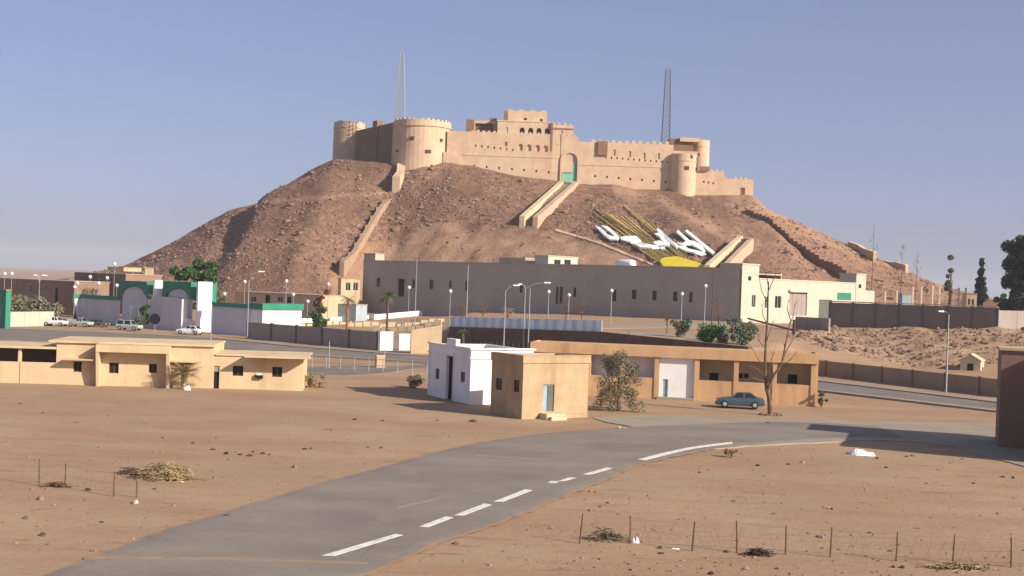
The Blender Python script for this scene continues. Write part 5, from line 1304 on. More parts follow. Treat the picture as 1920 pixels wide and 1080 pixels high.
def cabin(par, mat, xs, z0, z1, w, wt):
    """Glasshouse: xs = base front, roof front, roof rear, base rear."""
    a, b, c, d = xs
    body = fix(loft([[(a, -w, z0), (a, w, z0), (a - 0.02, w, z0 + 0.01), (a - 0.02, -w, z0 + 0.01)], [(b, -wt, z1 - 0.03), (b, wt, z1 - 0.03), (b - 0.03, wt, z1), (b - 0.03, -wt, z1)]][:1] + []) .build('x', mat, par)) if False else None
    vs = [(a, -w, z0), (a, w, z0), (d, w, z0), (d, -w, z0), (b, -wt, z1), (b, wt, z1), (c, wt, z1), (c, -wt, z1)]
    o = fix(MB().add(vs, [(0, 1, 2, 3), (4, 5, 6, 7), (0, 1, 5, 4), (1, 2, 6, 5), (2, 3, 7, 6), (3, 0, 4, 7)]).build('cabin', mat, par))
    me = o.data
    bm = bmesh.new(); bm.from_mesh(me); bmesh.ops.bevel(bm, geom=bm.edges[:], offset=0.05, segments=2, affect='EDGES'); bm.to_mesh(me); bm.free()
    def pane(p, inset=0.1, name='window'):
        p = [Vector(q) for q in p]; ce = sum(p, Vector()) / 4; nn = (p[1] - p[0]).cross(p[2] - p[0]).normalized()
        if nn.dot(ce - Vector(((b + c) / 2, 0, (z0 + z1) / 2))) < 0: nn = -nn
        q = [ce + (v - ce) * (1 - inset * 2) for v in p]
        fix(MB().add([tuple(v + nn * 0.012) for v in q] + [tuple(v - nn * 0.03) for v in q], [(0, 1, 2, 3), (7, 6, 5, 4), (0, 4, 5, 1), (1, 5, 6, 2), (2, 6, 7, 3), (3, 7, 4, 0)]).build(name, 'glass', o))
    pane([vs[0], vs[1], vs[5], vs[4]], 0.07, 'windscreen'); pane([vs[2], vs[3], vs[7], vs[6]], 0.07, 'rear_window')
    for s in (-1, 1):
        m0, m1 = (a + d) / 2 + 0.05, (b + c) / 2
        pane([(a - 0.12, s * w, z0), (m0 + 0.03, s * w, z0), (m1 + 0.03, s * wt, z1), (b, s * wt, z1)], 0.08); pane([(m0 - 0.03, s * w, z0), (d + 0.12, s * w, z0), (c, s * wt, z1), (m1 - 0.03, s * wt, z1)], 0.08)
    return o
def sedan(label, loc, rz, mat, scale=1.0):
    t = thing('parked_car', label, 'car', loc, rz)
    w = 0.86
    S = [(2.2, .32, .60, .70), (2.12, .24, .72, .80), (1.45, .22, .86, w), (0.75, .2, .94, w), (-1.15, .2, .96, w), (-1.7, .22, .97, w), (-2.1, .3, .9, .82), (-2.18, .4, .72, .74)]
    body = fix(loft([ring(*s) for s in S]).build('body', mat, t))
    for s in (-1, 1):
        MB().box(2.06, 2.19, s * .58 - .16, s * .58 + .16, .54, .68).build('headlight', 'lamp_glass', t); MB().box(-2.19, -2.05, s * .6 - .14, s * .6 + .14, .62, .78).build('tail_light', 'lamp_red', t)
        for x in (1.38, -1.3): wheel(t, x, s * .78)
        m = MB().box(-.1, .0, s * w - .01, s * w + .012, .78, .81).build('door_handle', 'dark', body)
    MB().box(2.1, 2.24, -.7, .7, .28, .44).build('bumper', 'car_grey', t); MB().box(-2.24, -2.1, -.7, .7, .32, .48).build('bumper', 'car_grey', t)
    cabin(t, mat, (0.85, 0.25, -0.95, -1.65), .92, 1.38, .78, .58)
    t.scale = (scale,) * 3
    return t
def pickup(label, loc, rz, mat, suv=False):
    t = thing('parked_suv' if suv else 'parked_pickup', label, 'car' if suv else 'pickup', loc, rz)
    w = 0.85
    S = [(2.35, .42, .82, .74), (2.28, .36, .95, .82), (1.3, .36, 1.04, w), (0.9, .36, 1.08, w), (-2.2, .38, 1.08, w), (-2.35, .42, 1.04, .82)]
    fix(loft([ring(*s) for s in S]).build('body', mat, t))
    if suv: cabin(t, mat, (1.05, 0.6, -2.0, -2.3), 1.06, 1.8, .80, .66)
    else:
        cabin(t, mat, (1.05, 0.5, -0.35, -0.5), 1.06, 1.66, .78, .62)
        for s in (-1, 1): MB().box(-2.3, -0.55, s * .8 - .04, s * .8 + .04, 1.0, 1.32).build('bed_side', mat, t)
        MB().box(-2.34, -2.28, -.76, .76, 1.0, 1.32).build('tailgate', mat, t)
    for s in (-1, 1):
        MB().box(2.22, 2.37, s * .6 - .15, s * .6 + .15, .74, .9).build('headlight', 'lamp_glass', t)
        for x in (1.5, -1.45): wheel(t, x, s * .78, .38, .24)
    MB().box(2.3, 2.44, -.78, .78, .4, .58).build('bumper', 'metal_grey', t)
    return t
p = G(1387, 764); sedan('dark blue-grey sedan parked in front of the ochre arcade', tuple(p), R(172), 'car_blue', 1.03)
p = G(104, 611); pickup('white pickup parked by the low cream wall', tuple(p), R(-12), 'car_white')
p = G(72, 609); pickup('dark car behind the white pickup at far left', (p.x, p.y + 2, 0), R(160), 'car_grey', True)
p = G(150, 612.5); pickup('pale silver pickup parked left of the dark car', tuple(p), R(-14), 'car_silver')
p = G(178, 613); sedan('dark grey sedan parked beside the pale silver pickup', (p.x, p.y + 1.5, 0), R(-14), 'car_grey', 1.0)
p = G(242, 619); pickup('pale green estate car parked before the round sign', tuple(p), R(-16), 'car_silver', True)
p = G(357, 627); sedan('white sedan parked right of the round sign', tuple(p), R(166), 'car_white', 1.1)

# ------------------------------------------------------------------ lamps and poles
def globe_lamp(u, v, vb=None, Y=None, label='', r=None):
    if Y: p = P(u, v, Y); b = Vector((p.x, p.y, gz(p.x, p.y)))
    else: b = hit(u, vb, 60, 300); p = P(u, v, b.y); 
    t = thing('globe_lamp', label, 'street lamp', tuple(b), 0, 'white globe lamps')
    H = p.z - b.z
    MB().tube([(0, 0, -0.3), (0, 0, H * 0.5), (0, 0, H - 0.2)], [0.09, 0.07, 0.05], 7).build('pole', 'metal_grey', t)
    rr = r or max(0.22, 3.2 * b.y / F_PX)
    MB().lathe([(rr * math.sin(a), rr * -math.cos(a)) for a in [math.pi * (0.04 + 0.92 * k / 9) for k in range(10)]], 14, (0, 0, H)).build('globe', 'globe', t, smooth=True)
    MB().lathe([(0.12, H - rr - 0.15), (0.16, H - rr), (0.1, H - rr + 0.05)], 8).build('collar', 'metal_grey', t)
for i, (u, v, Y, lab) in enumerate([
    (9, 513, 262, 'globe lamp at the far left edge above the brown house'), (22, 513, 264, 'second globe lamp from the left edge'), (145, 531, 262, 'globe lamp just above the white wall buttress'), (140, 538, 258, 'lower globe lamp beside the white wall buttress'),
    (169, 519, 270, 'globe lamp before the tall brown house, left one'), (185, 531, 266, 'globe lamp before the tall brown house, low middle one'), (201, 521, 272, 'globe lamp before the tall brown house, right one'), (219, 535, 262, 'globe lamp next to the left green arch'),
    (215, 495, 285, 'globe lamp rising highest above the tall brown house'), (390, 523, 268, 'globe lamp above the wide white pylon'), (421, 551, 258, 'globe lamp right of the wide white pylon'), (459, 528, 262, 'globe lamp over the gatehouse block roof'),
    (537, 527, 272, 'globe lamp over the low shaded tan house'), (550, 552, 262, 'low globe lamp before the low tan house'), (577, 565, 250, 'lowest globe lamp above the grey panel wall'), (616, 533, 268, 'globe lamp left of the blue shed'),
    (767, 539, 262, 'globe lamp right of the small green palm'), (844.6, 546, 240, 'globe lamp at the left end of the striped fence'), (1029, 547, 225, 'globe lamp behind the middle of the striped fence'), (1067, 553, 220, 'globe lamp right of the middle of the striped fence'),
    (1147, 545, 216, 'globe lamp at the right end of the striped fence'), (1323, 536, 214, 'globe lamp before the right part of the long building'), (1279, 551, 214, 'dim globe lamp between two windows of the long building')]):
    globe_lamp(u, v, Y=Y, label=lab)
def arm_lamp(u, vt, vb, arms, label, z=None, Y=None):
    b = hit(u, vb, 60, 300) if Y is None else P(u, vt, Y)
    b.z = gz(b.x, b.y); top = P(u, vt, b.y); H = top.z - b.z
    t = thing('street_lamp', label, 'street lamp', tuple(b), 0, 'street lamps with arms')
    MB().tube([(0, 0, -0.3), (0, 0, H * 0.6), (0, 0, H)], [0.12, 0.09, 0.06], 7).build('pole', 'metal_grey', t)
    for (ua, va) in arms:
        e = P(ua, va, b.y) - b
        MB().tube([(0, 0, H - 0.1), (e.x * 0.5, 0, H + (e.z - H) * 0.75), (e.x, 0, e.z)], 0.05, 6).build('arm', 'metal_grey', t)
        s = 1 if e.x > 0 else -1
        MB().hexa([(e.x - 0.1, -0.16, e.z - 0.1), (e.x + s * 0.8 + 0.1, -0.12, e.z - 0.06), (e.x + s * 0.8 + 0.1, 0.12, e.z - 0.06), (e.x - 0.1, 0.16, e.z - 0.1)], [(e.x - 0.1, -0.12, e.z + 0.12), (e.x + s * 0.8 + 0.1, -0.08, e.z + 0.08), (e.x + s * 0.8 + 0.1, 0.08, e.z + 0.08), (e.x - 0.1, 0.12, e.z + 0.12)]).build('lamp_head', 'globe', t)
arm_lamp(948, 545, 640, [(964, 535)], 'single-arm street lamp behind the white building roof', Y=196)
arm_lamp(985, 540, 640, [(980, 533), (1022, 530)], 'double-arm street lamp above the striped fence', Y=197)
arm_lamp(467, 524, 640, [(486, 509)], 'single-arm street lamp left of the long building', Y=216)
arm_lamp(74, 530, 600, [(70, 516), (80, 516)], 'twin floodlight mast over the left brown house', Y=250)
arm_lamp(1779, 590, 742, [(1771, 584)], 'street lamp with short arm beside the low block wall', Y=149)
for (u, vt, vb, Y, mt, lab) in ((397.5, 570, 642, 205, 'metal_grey', 'bare grey pole before the white compound wall'), (878, 497, 620, 222, 'metal_grey', 'tall bare pole in front of the long building'), (994, 540, 640, 194, 'metal_grey', 'bare grey pole right of the double-arm lamp'),
                            (1338, 505, 640, 205, 'bark', 'dark wooden pole before the right part of the long building'), (720, 655, 690, None, 'metal_grey', 'short grey pole beside the stubby cream pillar'), (616, 640, 690, None, 'metal_grey', 'short grey pole behind the street railing'), (782, 480, 600, 262, 'metal_grey', 'thin tall pole near the small green palm')):
    b = hit(u, vb, 60, 300) if Y is None else P(u, vt, Y); b.z = gz(b.x, b.y); H = P(u, vt, b.y).z - b.z
    t = thing('utility_pole', lab, 'pole', tuple(b), 0); MB().tube([(0, 0, -0.3), (0, 0, H)], [0.11, 0.06], 7).build('shaft', mt, t); MB().lathe([(0.22, -0.3), (0.2, 0.12), (0.12, 0.2)], 8).build('foot', 'concrete_pale', t)
# leaning dark beam on the orange bank
a, b = hit(1402, 606), hit(1562, 640)
a.z += 0.9; b.z += 0.15
t = thing('fallen_pole', 'dark fallen pole lying slanted on the reddish bank', 'pole', tuple(b)); MB().tube([a - b, Vector((0, 0, 0))], [0.17, 0.2], 7).build('shaft', 'bark', t)
MB().tube([(a - b) * 0.93 + Vector((0, -0.6, 0)), (a - b) * 0.93 + Vector((0, 0.6, 0))], 0.09, 6).build('cross_arm', 'bark', t)
p = hit(1488, 628); t = thing('dark_stake', 'short thick dark post standing on the reddish bank', 'post', tuple(p)); MB().tube([(0, 0, -0.3), (0, 0, 2.4)], [0.28, 0.24], 8).build('shaft', 'stone_dark', t); MB().lathe([(0.3, 2.4), (0.3, 2.55), (0.1, 2.62)], 8).build('cap', 'stone_dark', t)

# ------------------------------------------------------------------ vegetation
def leaf_mesh(name, cs, n, size, mat, parent, up=0.0, aspect=1.0, hollow=0.35):
    """Leaf-sized quads through the volume of several clumps."""
    cs = np.asarray(cs, float); vol = cs[:, 3] * cs[:, 4] * cs[:, 5]
    which = RNG.choice(len(cs), n, p=vol ** 0.75 / (vol ** 0.75).sum())
    d = RNG.normal(size=(n, 3)); d /= np.linalg.norm(d, axis=1)[:, None]
    r = (hollow + (1 - hollow) * RNG.random(n) ** 0.6)[:, None]
    pos = cs[which, :3] + d * r * cs[which, 3:6]
    a = RNG.normal(size=(n, 3)); a[:, 2] += up; a /= np.linalg.norm(a, axis=1)[:, None]
    b = np.cross(a, RNG.normal(size=(n, 3))); b /= np.linalg.norm(b, axis=1)[:, None]
    s = size * RNG.uniform(0.55, 1.35, n)[:, None]
    a, b = a * s * aspect, b * s / aspect
    v = np.stack([pos - a, pos + b * 0.6, pos + a, pos - b * 0.6], 1).reshape(-1, 3)
    me = bpy.data.meshes.new(name); f = np.arange(4 * n).reshape(-1, 4)
    me.from_pydata(v.tolist(), [], f.tolist()); me.update(); me.materials.append(MT[mat])
    o = bpy.data.objects.new(name, me); COL.objects.link(o); o.parent = parent; return o
def limbs(par, base_r, H, n, spread, mat, seed, top=0.6, name='trunk'):
    rs = random.Random(seed); m = MB()
    m.tube([(0, 0, -0.4), (rs.uniform(-.1, .1) * H * .3, rs.uniform(-.1, .1), H * 0.5), (rs.uniform(-.1, .1) * H * .3, 0, H * top + 0.3 * H)], [base_r, base_r * 0.7, base_r * 0.25], 7)
    for i in range(n):
        z = H * (0.3 + 0.5 * i / n); w = rs.uniform(0, 6.28); d = spread * rs.uniform(0.5, 1.0)
        m.tube([(0, 0, z), (math.cos(w) * d * 0.5, math.sin(w) * d * 0.5, z + H * 0.12), (math.cos(w) * d, math.sin(w) * d, z + H * 0.28)], [base_r * 0.4, base_r * 0.25, base_r * 0.1], 5)
    o = m.build(name, mat, par); return o
def clumps(n, W, H, z0, rs, r=(0.25, 0.45), taper=0.0):
    out = []
    for i in range(n):
        h = rs.random(); w = rs.uniform(0, 6.28); d = W * (1 - taper * h) * math.sqrt(rs.random()) * 0.75; k = rs.uniform(*r) * (1 - taper * h * 0.7)
        out.append((math.cos(w) * d, math.sin(w) * d, z0 + h * (H - z0), k * W, k * W, k * W * 0.9))
    return out
def tree(name, label, u, vb, H, W, mat, n, size, seed, Y=None, z0=None, cl=14, cat='tree', taper=0.0, r=(0.25, 0.45), vt=None, bark='bark', group=None):
    b = hit(u, vb) if Y is None else P(u, vb, Y); b.z = gz(b.x, b.y)
    if vt is not None: H = P(u, vt, b.y).z - b.z
    t = thing(name, label, cat, tuple(b), 0, group)
    limbs(t, max(0.06, H * 0.03), H * 0.75, 5, W * 0.6, bark, seed)
    rs = random.Random(seed)
    leaf_mesh('crown', clumps(cl, W, H - W * 0.2, (z0 if z0 is not None else H * 0.35), rs, r, taper), n, size, mat, t)
    return t
tree('leafy_tree', 'dark green leafy tree behind the green arches, the larger one', 382, 545, 0, 2.7, 'leaf_green', 7000, 0.32, 3, Y=265, vt=484, cl=30, z0=3.2, r=(0.3, 0.5))
tree('leafy_tree', 'dark green leafy tree behind the green arches, the lower one', 342, 545, 0, 2.4, 'leaf_green', 5200, 0.32, 4, Y=262, vt=497, cl=26, z0=3.0, r=(0.3, 0.5))
tree('olive_bush', 'dusty olive bush filling the yard behind the low cream wall', 40, 590, 4.0, 4.2, 'leaf_dusty', 3200, 0.28, 5, Y=248, vt=548, z0=0.4, cl=18, cat='bush')
tree('olive_bush', 'second dusty olive bush beside the white wall end', 82, 590, 3.5, 3.6, 'leaf_dusty', 2400, 0.28, 6, Y=252, vt=556, z0=0.4, cl=14, cat='bush')
tree('green_bush', 'green bush between the gate arches and the round sign', 268, 580, 3.5, 1.6, 'leaf_green', 1500, 0.22, 7, Y=240, vt=551, z0=0.6, cl=8, cat='bush')
tree('green_bush', 'dark bush right of the wide white pylon', 425, 580, 3.5, 3.0, 'leaf_dusty', 2200, 0.25, 8, Y=256, vt=556, z0=0.4, cl=12, cat='bush')
tree('green_bush', 'dark green bush in front of the low tan house', 596, 592, 3.0, 2.2, 'leaf_green', 1600, 0.22, 9, Y=248, vt=570, z0=0.3, cl=10, cat='bush')
tree('rust_bush', 'rust-brown withered tree right of the low tan house', 600, 580, 4.0, 1.9, 'leaf_rust', 1300, 0.25, 10, Y=262, vt=543, z0=1.0, cl=9)
tree('green_bush', 'small bushes under the globe lamps by the brown house', 172, 560, 3.0, 3.0, 'leaf_dusty', 1800, 0.22, 12, Y=268, vt=541, z0=0.3, cl=14, cat='bush')
tree('round_bush', 'round bright green bush above the retaining wall', 1331, 640, 2.6, 1.75, 'leaf_bright', 3600, 0.13, 13, Y=176, vt=610, z0=0.5, cl=16, cat='bush', r=(0.4, 0.55))
tree('grey_shrub', 'grey-green shrub right of the round green bush', 1395, 640, 3.0, 2.6, 'leaf_grey', 2600, 0.16, 14, Y=178, vt=596, z0=0.6, cl=16, cat='shrub')
tree('grey_shrub', 'tall grey-green shrub left of the round green bush', 1272, 628, 2.6, 1.9, 'leaf_grey', 1500, 0.16, 15, Y=186, vt=599, z0=0.6, cl=12, cat='shrub')
tree('grey_shrub', 'grey-green shrub hanging beside the bright round bush', 1363, 640, 3.0, 1.6, 'leaf_grey', 1300, 0.16, 16, Y=174, vt=606, z0=0.4, cl=10, cat='shrub')
tree('cypress_tree', 'slender dark cypress behind the dark wall', 1838, 565, 0, 2.1, 'leaf_dark', 9000, 0.26, 17, Y=300, vt=482, z0=1.0, cl=60, taper=0.93, r=(0.45, 0.65))
tree('pine_tree', 'big dark pine at the right edge of the picture', 1916, 590, 0, 5.0, 'leaf_dark', 20000, 0.34, 18, Y=270, vt=436, z0=1.5, cl=52, r=(0.25, 0.42))
tree('green_bush', 'round dark bush left of the big pine', 1875, 575, 3.0, 1.8, 'leaf_green', 1600, 0.24, 19, Y=290, vt=541, z0=0.5, cl=9, cat='bush')
tree('thin_tree', 'thin sparse tree left of the cypress', 1780, 560, 0, 1.5, 'leaf_dusty', 1500, 0.26, 20, Y=300, vt=474, z0=6.0, cl=8)
tree('green_bush', 'low dark bush just left of the cypress', 1812, 560, 0, 1.5, 'leaf_dark', 500, 0.26, 21, Y=302, vt=528, z0=1.5, cl=5, cat='bush')
tree('big_shrub', 'large dusty grey-green shrub between the yellow hut and arcade', 1158, 771, 0, 3.0, 'leaf_dusty', 9500, 0.075, 22, vt=652, z0=0.3, cl=60, taper=0.4, cat='shrub', bark='bark_dead', r=(0.14, 0.3))
tree('low_bush', 'small dry bush at the right end of the left yellow house', 590, 727, 1.4, 1.2, 'leaf_dry', 1500, 0.08, 23, z0=0.2, cl=8, cat='bush', bark='bark_dead')
tree('low_bush', 'dry bush left of the white building', 778, 727, 1.5, 1.1, 'leaf_dusty', 1300, 0.08, 24, z0=0.2, cl=8, cat='bush', bark='bark_dead')
tree('low_bush', 'small dark bush at the right corner of the arcade', 1541, 764, 1.6, 0.6, 'leaf_dusty', 900, 0.08, 25, z0=0.2, cl=6, cat='bush', bark='bark_dead')
tree('low_bush', 'tuft of dry grass on the sand below the road bend', 1371, 859, 0.5, 0.45, 'leaf_dry', 500, 0.06, 26, z0=0.05, cl=5, cat='grass tuft', bark='bark_dead')
# bare winter trees on the right slope
def bare(label, u, vb, vt, Y, seed, W=1.0, mat='bark_dead', r0=0.1, name='bare_tree', nb=14):
    b = P(u, vb, Y); b.z = gz(b.x, b.y); H = P(u, vt, Y).z - b.z
    t = thing(name, label, 'tree', tuple(b)); rs = random.Random(seed)
    MB().tube([(0, 0, -0.4), (0.1, 0, H * 0.5), (0, 0, H)], [r0, r0 * 0.7, r0 * 0.2], 6).build('trunk', mat, t)
    m = MB()
    for i in range(nb):
        z = H * rs.uniform(0.25, 0.9); w = rs.uniform(0, 6.28); d = W * rs.uniform(0.5, 1.1) * (1.1 - z / H)
        c1, s1 = math.cos(w) * d, math.sin(w) * d; e = Vector((c1, s1, z + d * rs.uniform(0.8, 1.6))); m.tube([(0, 0, z), (c1 * 0.6, s1 * 0.6, z + d * 0.6), e], [r0 * 0.4, r0 * 0.3, r0 * 0.1], 4)
        for _ in range(3): m.tube([e * 0.8 + Vector((0, 0, z * 0.2)), e + Vector((rs.uniform(-.5, .5), rs.uniform(-.5, .5), rs.uniform(.2, .9))) * W * 0.5], [r0 * 0.2, r0 * 0.08], 4)
    m.build('branches', mat, t)['kind'] = 'stuff'
    return t
bare('bare tall tree on the right slope of the hill, the tallest', 1636, 492, 420, 330, 31, 2.6)
bare('bare tree on the right slope of the hill, middle one', 1690, 512, 455, 330, 32, 2.6)
bare('bare tree on the right slope of the hill, rightmost one', 1718, 522, 470, 330, 33, 2.4)
for i, (u, vb, vt, Y, lab) in enumerate(((1060, 598, 566, 232, 'bare brown bush before the middle windows of the long building'), (1090, 598, 570, 230, 'second bare bush before the middle of the long building'), (905, 598, 574, 250, 'low bare bush before the left part of the long building'),
                                      (1250, 618, 580, 196, 'spindly bare sapling left of the tall grey-green shrub'), (868, 598, 572, 255, 'bare bush beside the tall bare pole'), (1345, 640, 556, 190, 'thin bare sapling beside the round green bush'))):
    bare(lab, u, vb, vt, Y, 60 + i, 2.2, nb=22, r0=0.09, name='bare_bush')
# dead tree beside the parked car
b = G(1445, 777)
t = thing('dead_tree', 'tall bare forked tree beside the parked sedan', 'tree', tuple(b))
def wp(u, v, dy=0.0): q = P(u, v, b.y + dy); return q - b
main = [Vector((0, 0, -0.3)), wp(1442, 745), wp(1437, 728)]
MB().tube(main, [0.24, 0.19, 0.17], 8).build('trunk', 'bark_dead', t)
rs = random.Random(5)
for pts, r0, r1 in (([wp(1437, 730), wp(1434, 690, 0.3), wp(1436, 640, 0.2), wp(1439, 600), wp(1440, 560), wp(1441, 528)], 0.15, 0.05), ([wp(1438, 735), wp(1450, 705, -0.3), wp(1466, 682, -0.3), wp(1474, 640, -0.4), wp(1482, 600, -0.3)], 0.15, 0.04)):
    n = len(pts); MB().tube(pts, [r0 + (r1 - r0) * i / (n - 1) for i in range(n)], 7).build('limb', 'bark_dead', t)
tw = [((1440, 570), (1428, 545), (1422, 515)), ((1441, 540), (1438, 520), (1430, 500)), ((1441, 545), (1450, 525), (1456, 508)), ((1435, 705), (1418, 690), (1396, 683)), ((1436, 690), (1420, 672), (1412, 655)), ((1434, 715), (1410, 708), (1393, 696)), ((1470, 665), (1485, 640), (1490, 618)),
      ((1462, 690), (1478, 678), (1492, 662)), ((1466, 682), (1472, 665), (1470, 640)), ((1450, 705), (1446, 675), (1452, 655)), ((1439, 610), (1430, 590), (1428, 570)), ((1437, 640), (1446, 615), (1450, 600)), ((1480, 612), (1488, 590), (1490, 570)), ((1482, 600), (1476, 580), (1478, 562)), ((1436, 655), (1424, 640), (1420, 622))]
m = MB()
for a, b2, c_ in tw:
    q = [wp(*a), wp(*b2, rs.uniform(-.5, .5)), wp(*c_, rs.uniform(-.8, .8))]; m.tube(q, [0.05, 0.035, 0.012], 5)
    for _ in range(3):
        s_ = q[1].lerp(q[2], rs.random()); m.tube([s_, s_ + Vector((rs.uniform(-.6, .6), rs.uniform(-.5, .5), rs.uniform(.1, .9)))], [0.02, 0.008], 4)
m.build('twigs', 'bark_dead', t)['kind'] = 'stuff'
rocks = rocks_mesh('soil_ring', np.array([(math.cos(a) * 0.9, math.sin(a) * 0.7, 0.02) for a in np.linspace(0, 6.2, 16)]), np.full(16, 0.17), 'rock'); rocks.parent = t; rocks['kind'] = 'stuff'
# palms
def palm(label, u, vb, vt, Y, mat, seed, n=22, L=2.2, trunk='bark', droop=0.55, r0=0.24, crown_z=None):
    b = P(u, vb, Y) if Y else G(u, vb); b.z = gz(b.x, b.y); H = P(u, vt, b.y).z - b.z - L * 0.45
    t = thing('palm_tree', label, 'palm', tuple(b)); rs = random.Random(seed)
    m = MB(); k = 9
    prof = []
    for i in range(k): z = -0.3 + (H + 0.3) * i / (k - 1); prof += [(r0 * (1.08 if i % 2 else 0.92), z)]
    MB().lathe(prof, 9).build('trunk', trunk, t)
    for i in range(n):
        w = 2 * math.pi * i / n + rs.uniform(-.2, .2); el = rs.uniform(-0.3, 1.25); LL = L * rs.uniform(0.8, 1.1)
        d = Vector((math.cos(w), math.sin(w), 0)); sd = Vector((-d.y, d.x, 0)); pts = []
        for s in range(6):
            q = s / 5; pts.append(d * LL * q * math.cos(el * (1 - q * 0.4)) + Vector((0, 0, H + LL * (q * math.sin(el) - droop * q * q))))
        m = MB(); vs = []; fs = []
        for s, p in enumerate(pts): vs += [tuple(p)]
        for s in range(5):
            for sg in (-1, 1):
                for hf in (0, 1):
                    q0 = pts[s].lerp(pts[s + 1], hf * 0.5); q1 = pts[s].lerp(pts[s + 1], hf * 0.5 + 0.3); wid = LL * 0.24 * math.sin(math.pi * (0.15 + 0.8 * (s + hf * .5) / 5.2))
                    tip = q1 + sd * sg * wid + d * wid * 0.5 + Vector((0, 0, -wid * 0.35)); kk = len(vs); vs += [tuple(q0), tuple(q1), tuple(tip)]; fs.append((kk, kk + 1, kk + 2))
        m.add(vs, fs); m.tube(pts, [0.03, 0.028, 0.025, 0.02, 0.015, 0.008], 4); m.build('frond', mat, t)
    return t
palm('small green palm in front of the long building', 726, 600, 544, 240, 'leaf_palm', 41, 26, 2.3)
palm('small withered palm with brown trunk by the terraces', 651, 605, 552, 238, 'leaf_dusty', 42, 18, 1.9, 'leaf_rust')
palm('small brown palm behind the striped fence', 952, 600, 575, 216, 'leaf_dry', 43, 16, 1.4, 'leaf_rust')
palm('green palm growing behind the dark wall of the retaining terrace', 868, 640, 616, 205, 'leaf_palm', 44, 16, 1.2)
palm('dry spiky palm standing before the left yellow house', 345, 728, 683, None, 'leaf_dry', 45, 40, 1.75, 'leaf_dry', 0.25, 0.3)

# ------------------------------------------------------------------ foreground fences and litter
def wire_fence(label, posts, net=0.0, name='wire_fence'):
    base = [G(u, vb) for u, vt, vb, ut in posts]
    t = thing(name, label, 'fence', tuple(base[0])); O = t.location
    tops = []
    for (u, vt, vb, ut), b in zip(posts, base):
        zg = gz(b.x, b.y); top = P(ut, vt, b.y); tops.append(top)
        MB().tube([(b.x - O.x, b.y - O.y, zg - 0.3 - O.z), ((b.x + top.x) / 2 - O.x + 0.01, b.y - O.y, (zg + top.z) / 2), (top.x - O.x, top.y - O.y, top.z - O.z)], [0.042, 0.036, 0.03], 6).build('post', 'post', t)
    for f in (0.12, 0.5, 0.93):
        pts = []
        for i in range(len(base) - 1):
            a, b = base[i].lerp(tops[i], f), base[i + 1].lerp(tops[i + 1], f)
            for k in range(4): q = a.lerp(b, k / 4); pts.append(q - O + Vector((0, 0, -0.06 * math.sin(math.pi * k / 4))))
        pts.append(base[-1].lerp(tops[-1], f) - O)
        MB().tube(pts, 0.006, 4).build('wire', 'wire', t)
    m = MB()
    for i in range(len(base) - 1):
        a0, a1, b0, b1 = base[i], tops[i], base[i + 1], tops[i + 1]; L = (b0 - a0).length; n = int(L / 0.22)
        for k in range(n):
            if random.random() < net:
                x = k / n; h0 = random.uniform(0.05, 0.2); h1 = random.uniform(0.6, 0.95); s = 0.5 / n * random.choice((-3, -2, 2, 3))
                p = a0.lerp(b0, x).lerp(a1.lerp(b1, x), h0); q = a0.lerp(b0, min(1, max(0, x + s))).lerp(a1.lerp(b1, min(1, max(0, x + s))), h1); md = (p + q) / 2 + Vector((random.uniform(-.08, .08), random.uniform(-.08, .08), 0))
                m.tube([p - O, md - O, q - O], 0.0045, 3)
    if m.v: m.build('netting', 'wire', t)['kind'] = 'stuff'
wire_fence('sagging wire fence with thin posts in the right foreground', [(1086, 963, 1016, 1093), (1181, 967, 1016, 1182), (1297, 978, 1029, 1303), (1382, 976, 1032, 1381), (1473, 985, 1036, 1474), (1556, 989, 1041, 1560), (1680, 997, 1048, 1683), (1786, 1003, 1053, 1790), (1896, 1007, 1061, 1896), (2010, 1012, 1066, 2012)], 0.6)
wire_fence('short broken wire fence in the left foreground', [(-50, 848, 900, -50), (73, 860, 909, 74), (122, 869, 911, 123), (213, 884, 928, 215), (256, 893, 930, 257)], 0.5)

def stone(u, v, r, label, group, mat='stone_dark', flat=0.6):
    p = G(u, v); zg = gz(p.x, p.y)
    o = rocks_mesh('stone', np.array([(0, 0, 0)]), np.array([r]), mat, flat); o.location = (p.x, p.y, zg + r * 0.25); tag(o, label, 'stone', group)
LG = 'dark stones on the sand left of the road'
for (u, v, r) in ((362, 830, .16), (400, 842, .14), (425, 849, .17), (450, 851, .13), (468, 853, .16), (475, 846, .12), (493, 849, .17), (505, 851, .1), (572, 842, .14), (583, 841, .12), (305, 819, .1), (405, 820, .1), (37, 756, .12), (80, 773, .11), (715, 839, .12), (690, 838, .1), (80, 1000, .16), (425, 967, .15), (476, 953, .14), (191, 976, .1), (665, 786, .16), (717, 788, .13), (820, 787, .1), (860, 853, .12), (290, 915, .1), (166, 917, .18)):
    stone(u, v, r, 'small dark stone on the bare sand left of the road', LG)
RG = 'dark stones on the sand right of the road'
for (u, v, r) in ((1421, 871, .16), (1479, 869, .12), (1312, 885, .1), (1364, 836, .1), (1125, 948, .1), (1140, 941, .1), (1645, 859, .15), (1662, 876, .12), (1700, 855, .12), (1710, 853, .1), (1826, 905, .1), (1880, 893, .15), (1900, 895, .14), (1560, 953, .1), (1630, 997, .1), (1335, 1072, .14), (1188, 1080, .12), (1238, 1024, .13), (1240, 1034, .12), (1362, 1031, .12), (1675, 1060, .12), (1692, 1061, .14), (1793, 1063, .12), (1440, 793, .2)):
    stone(u, v, r, 'small dark stone on the bare sand right of the road', RG)
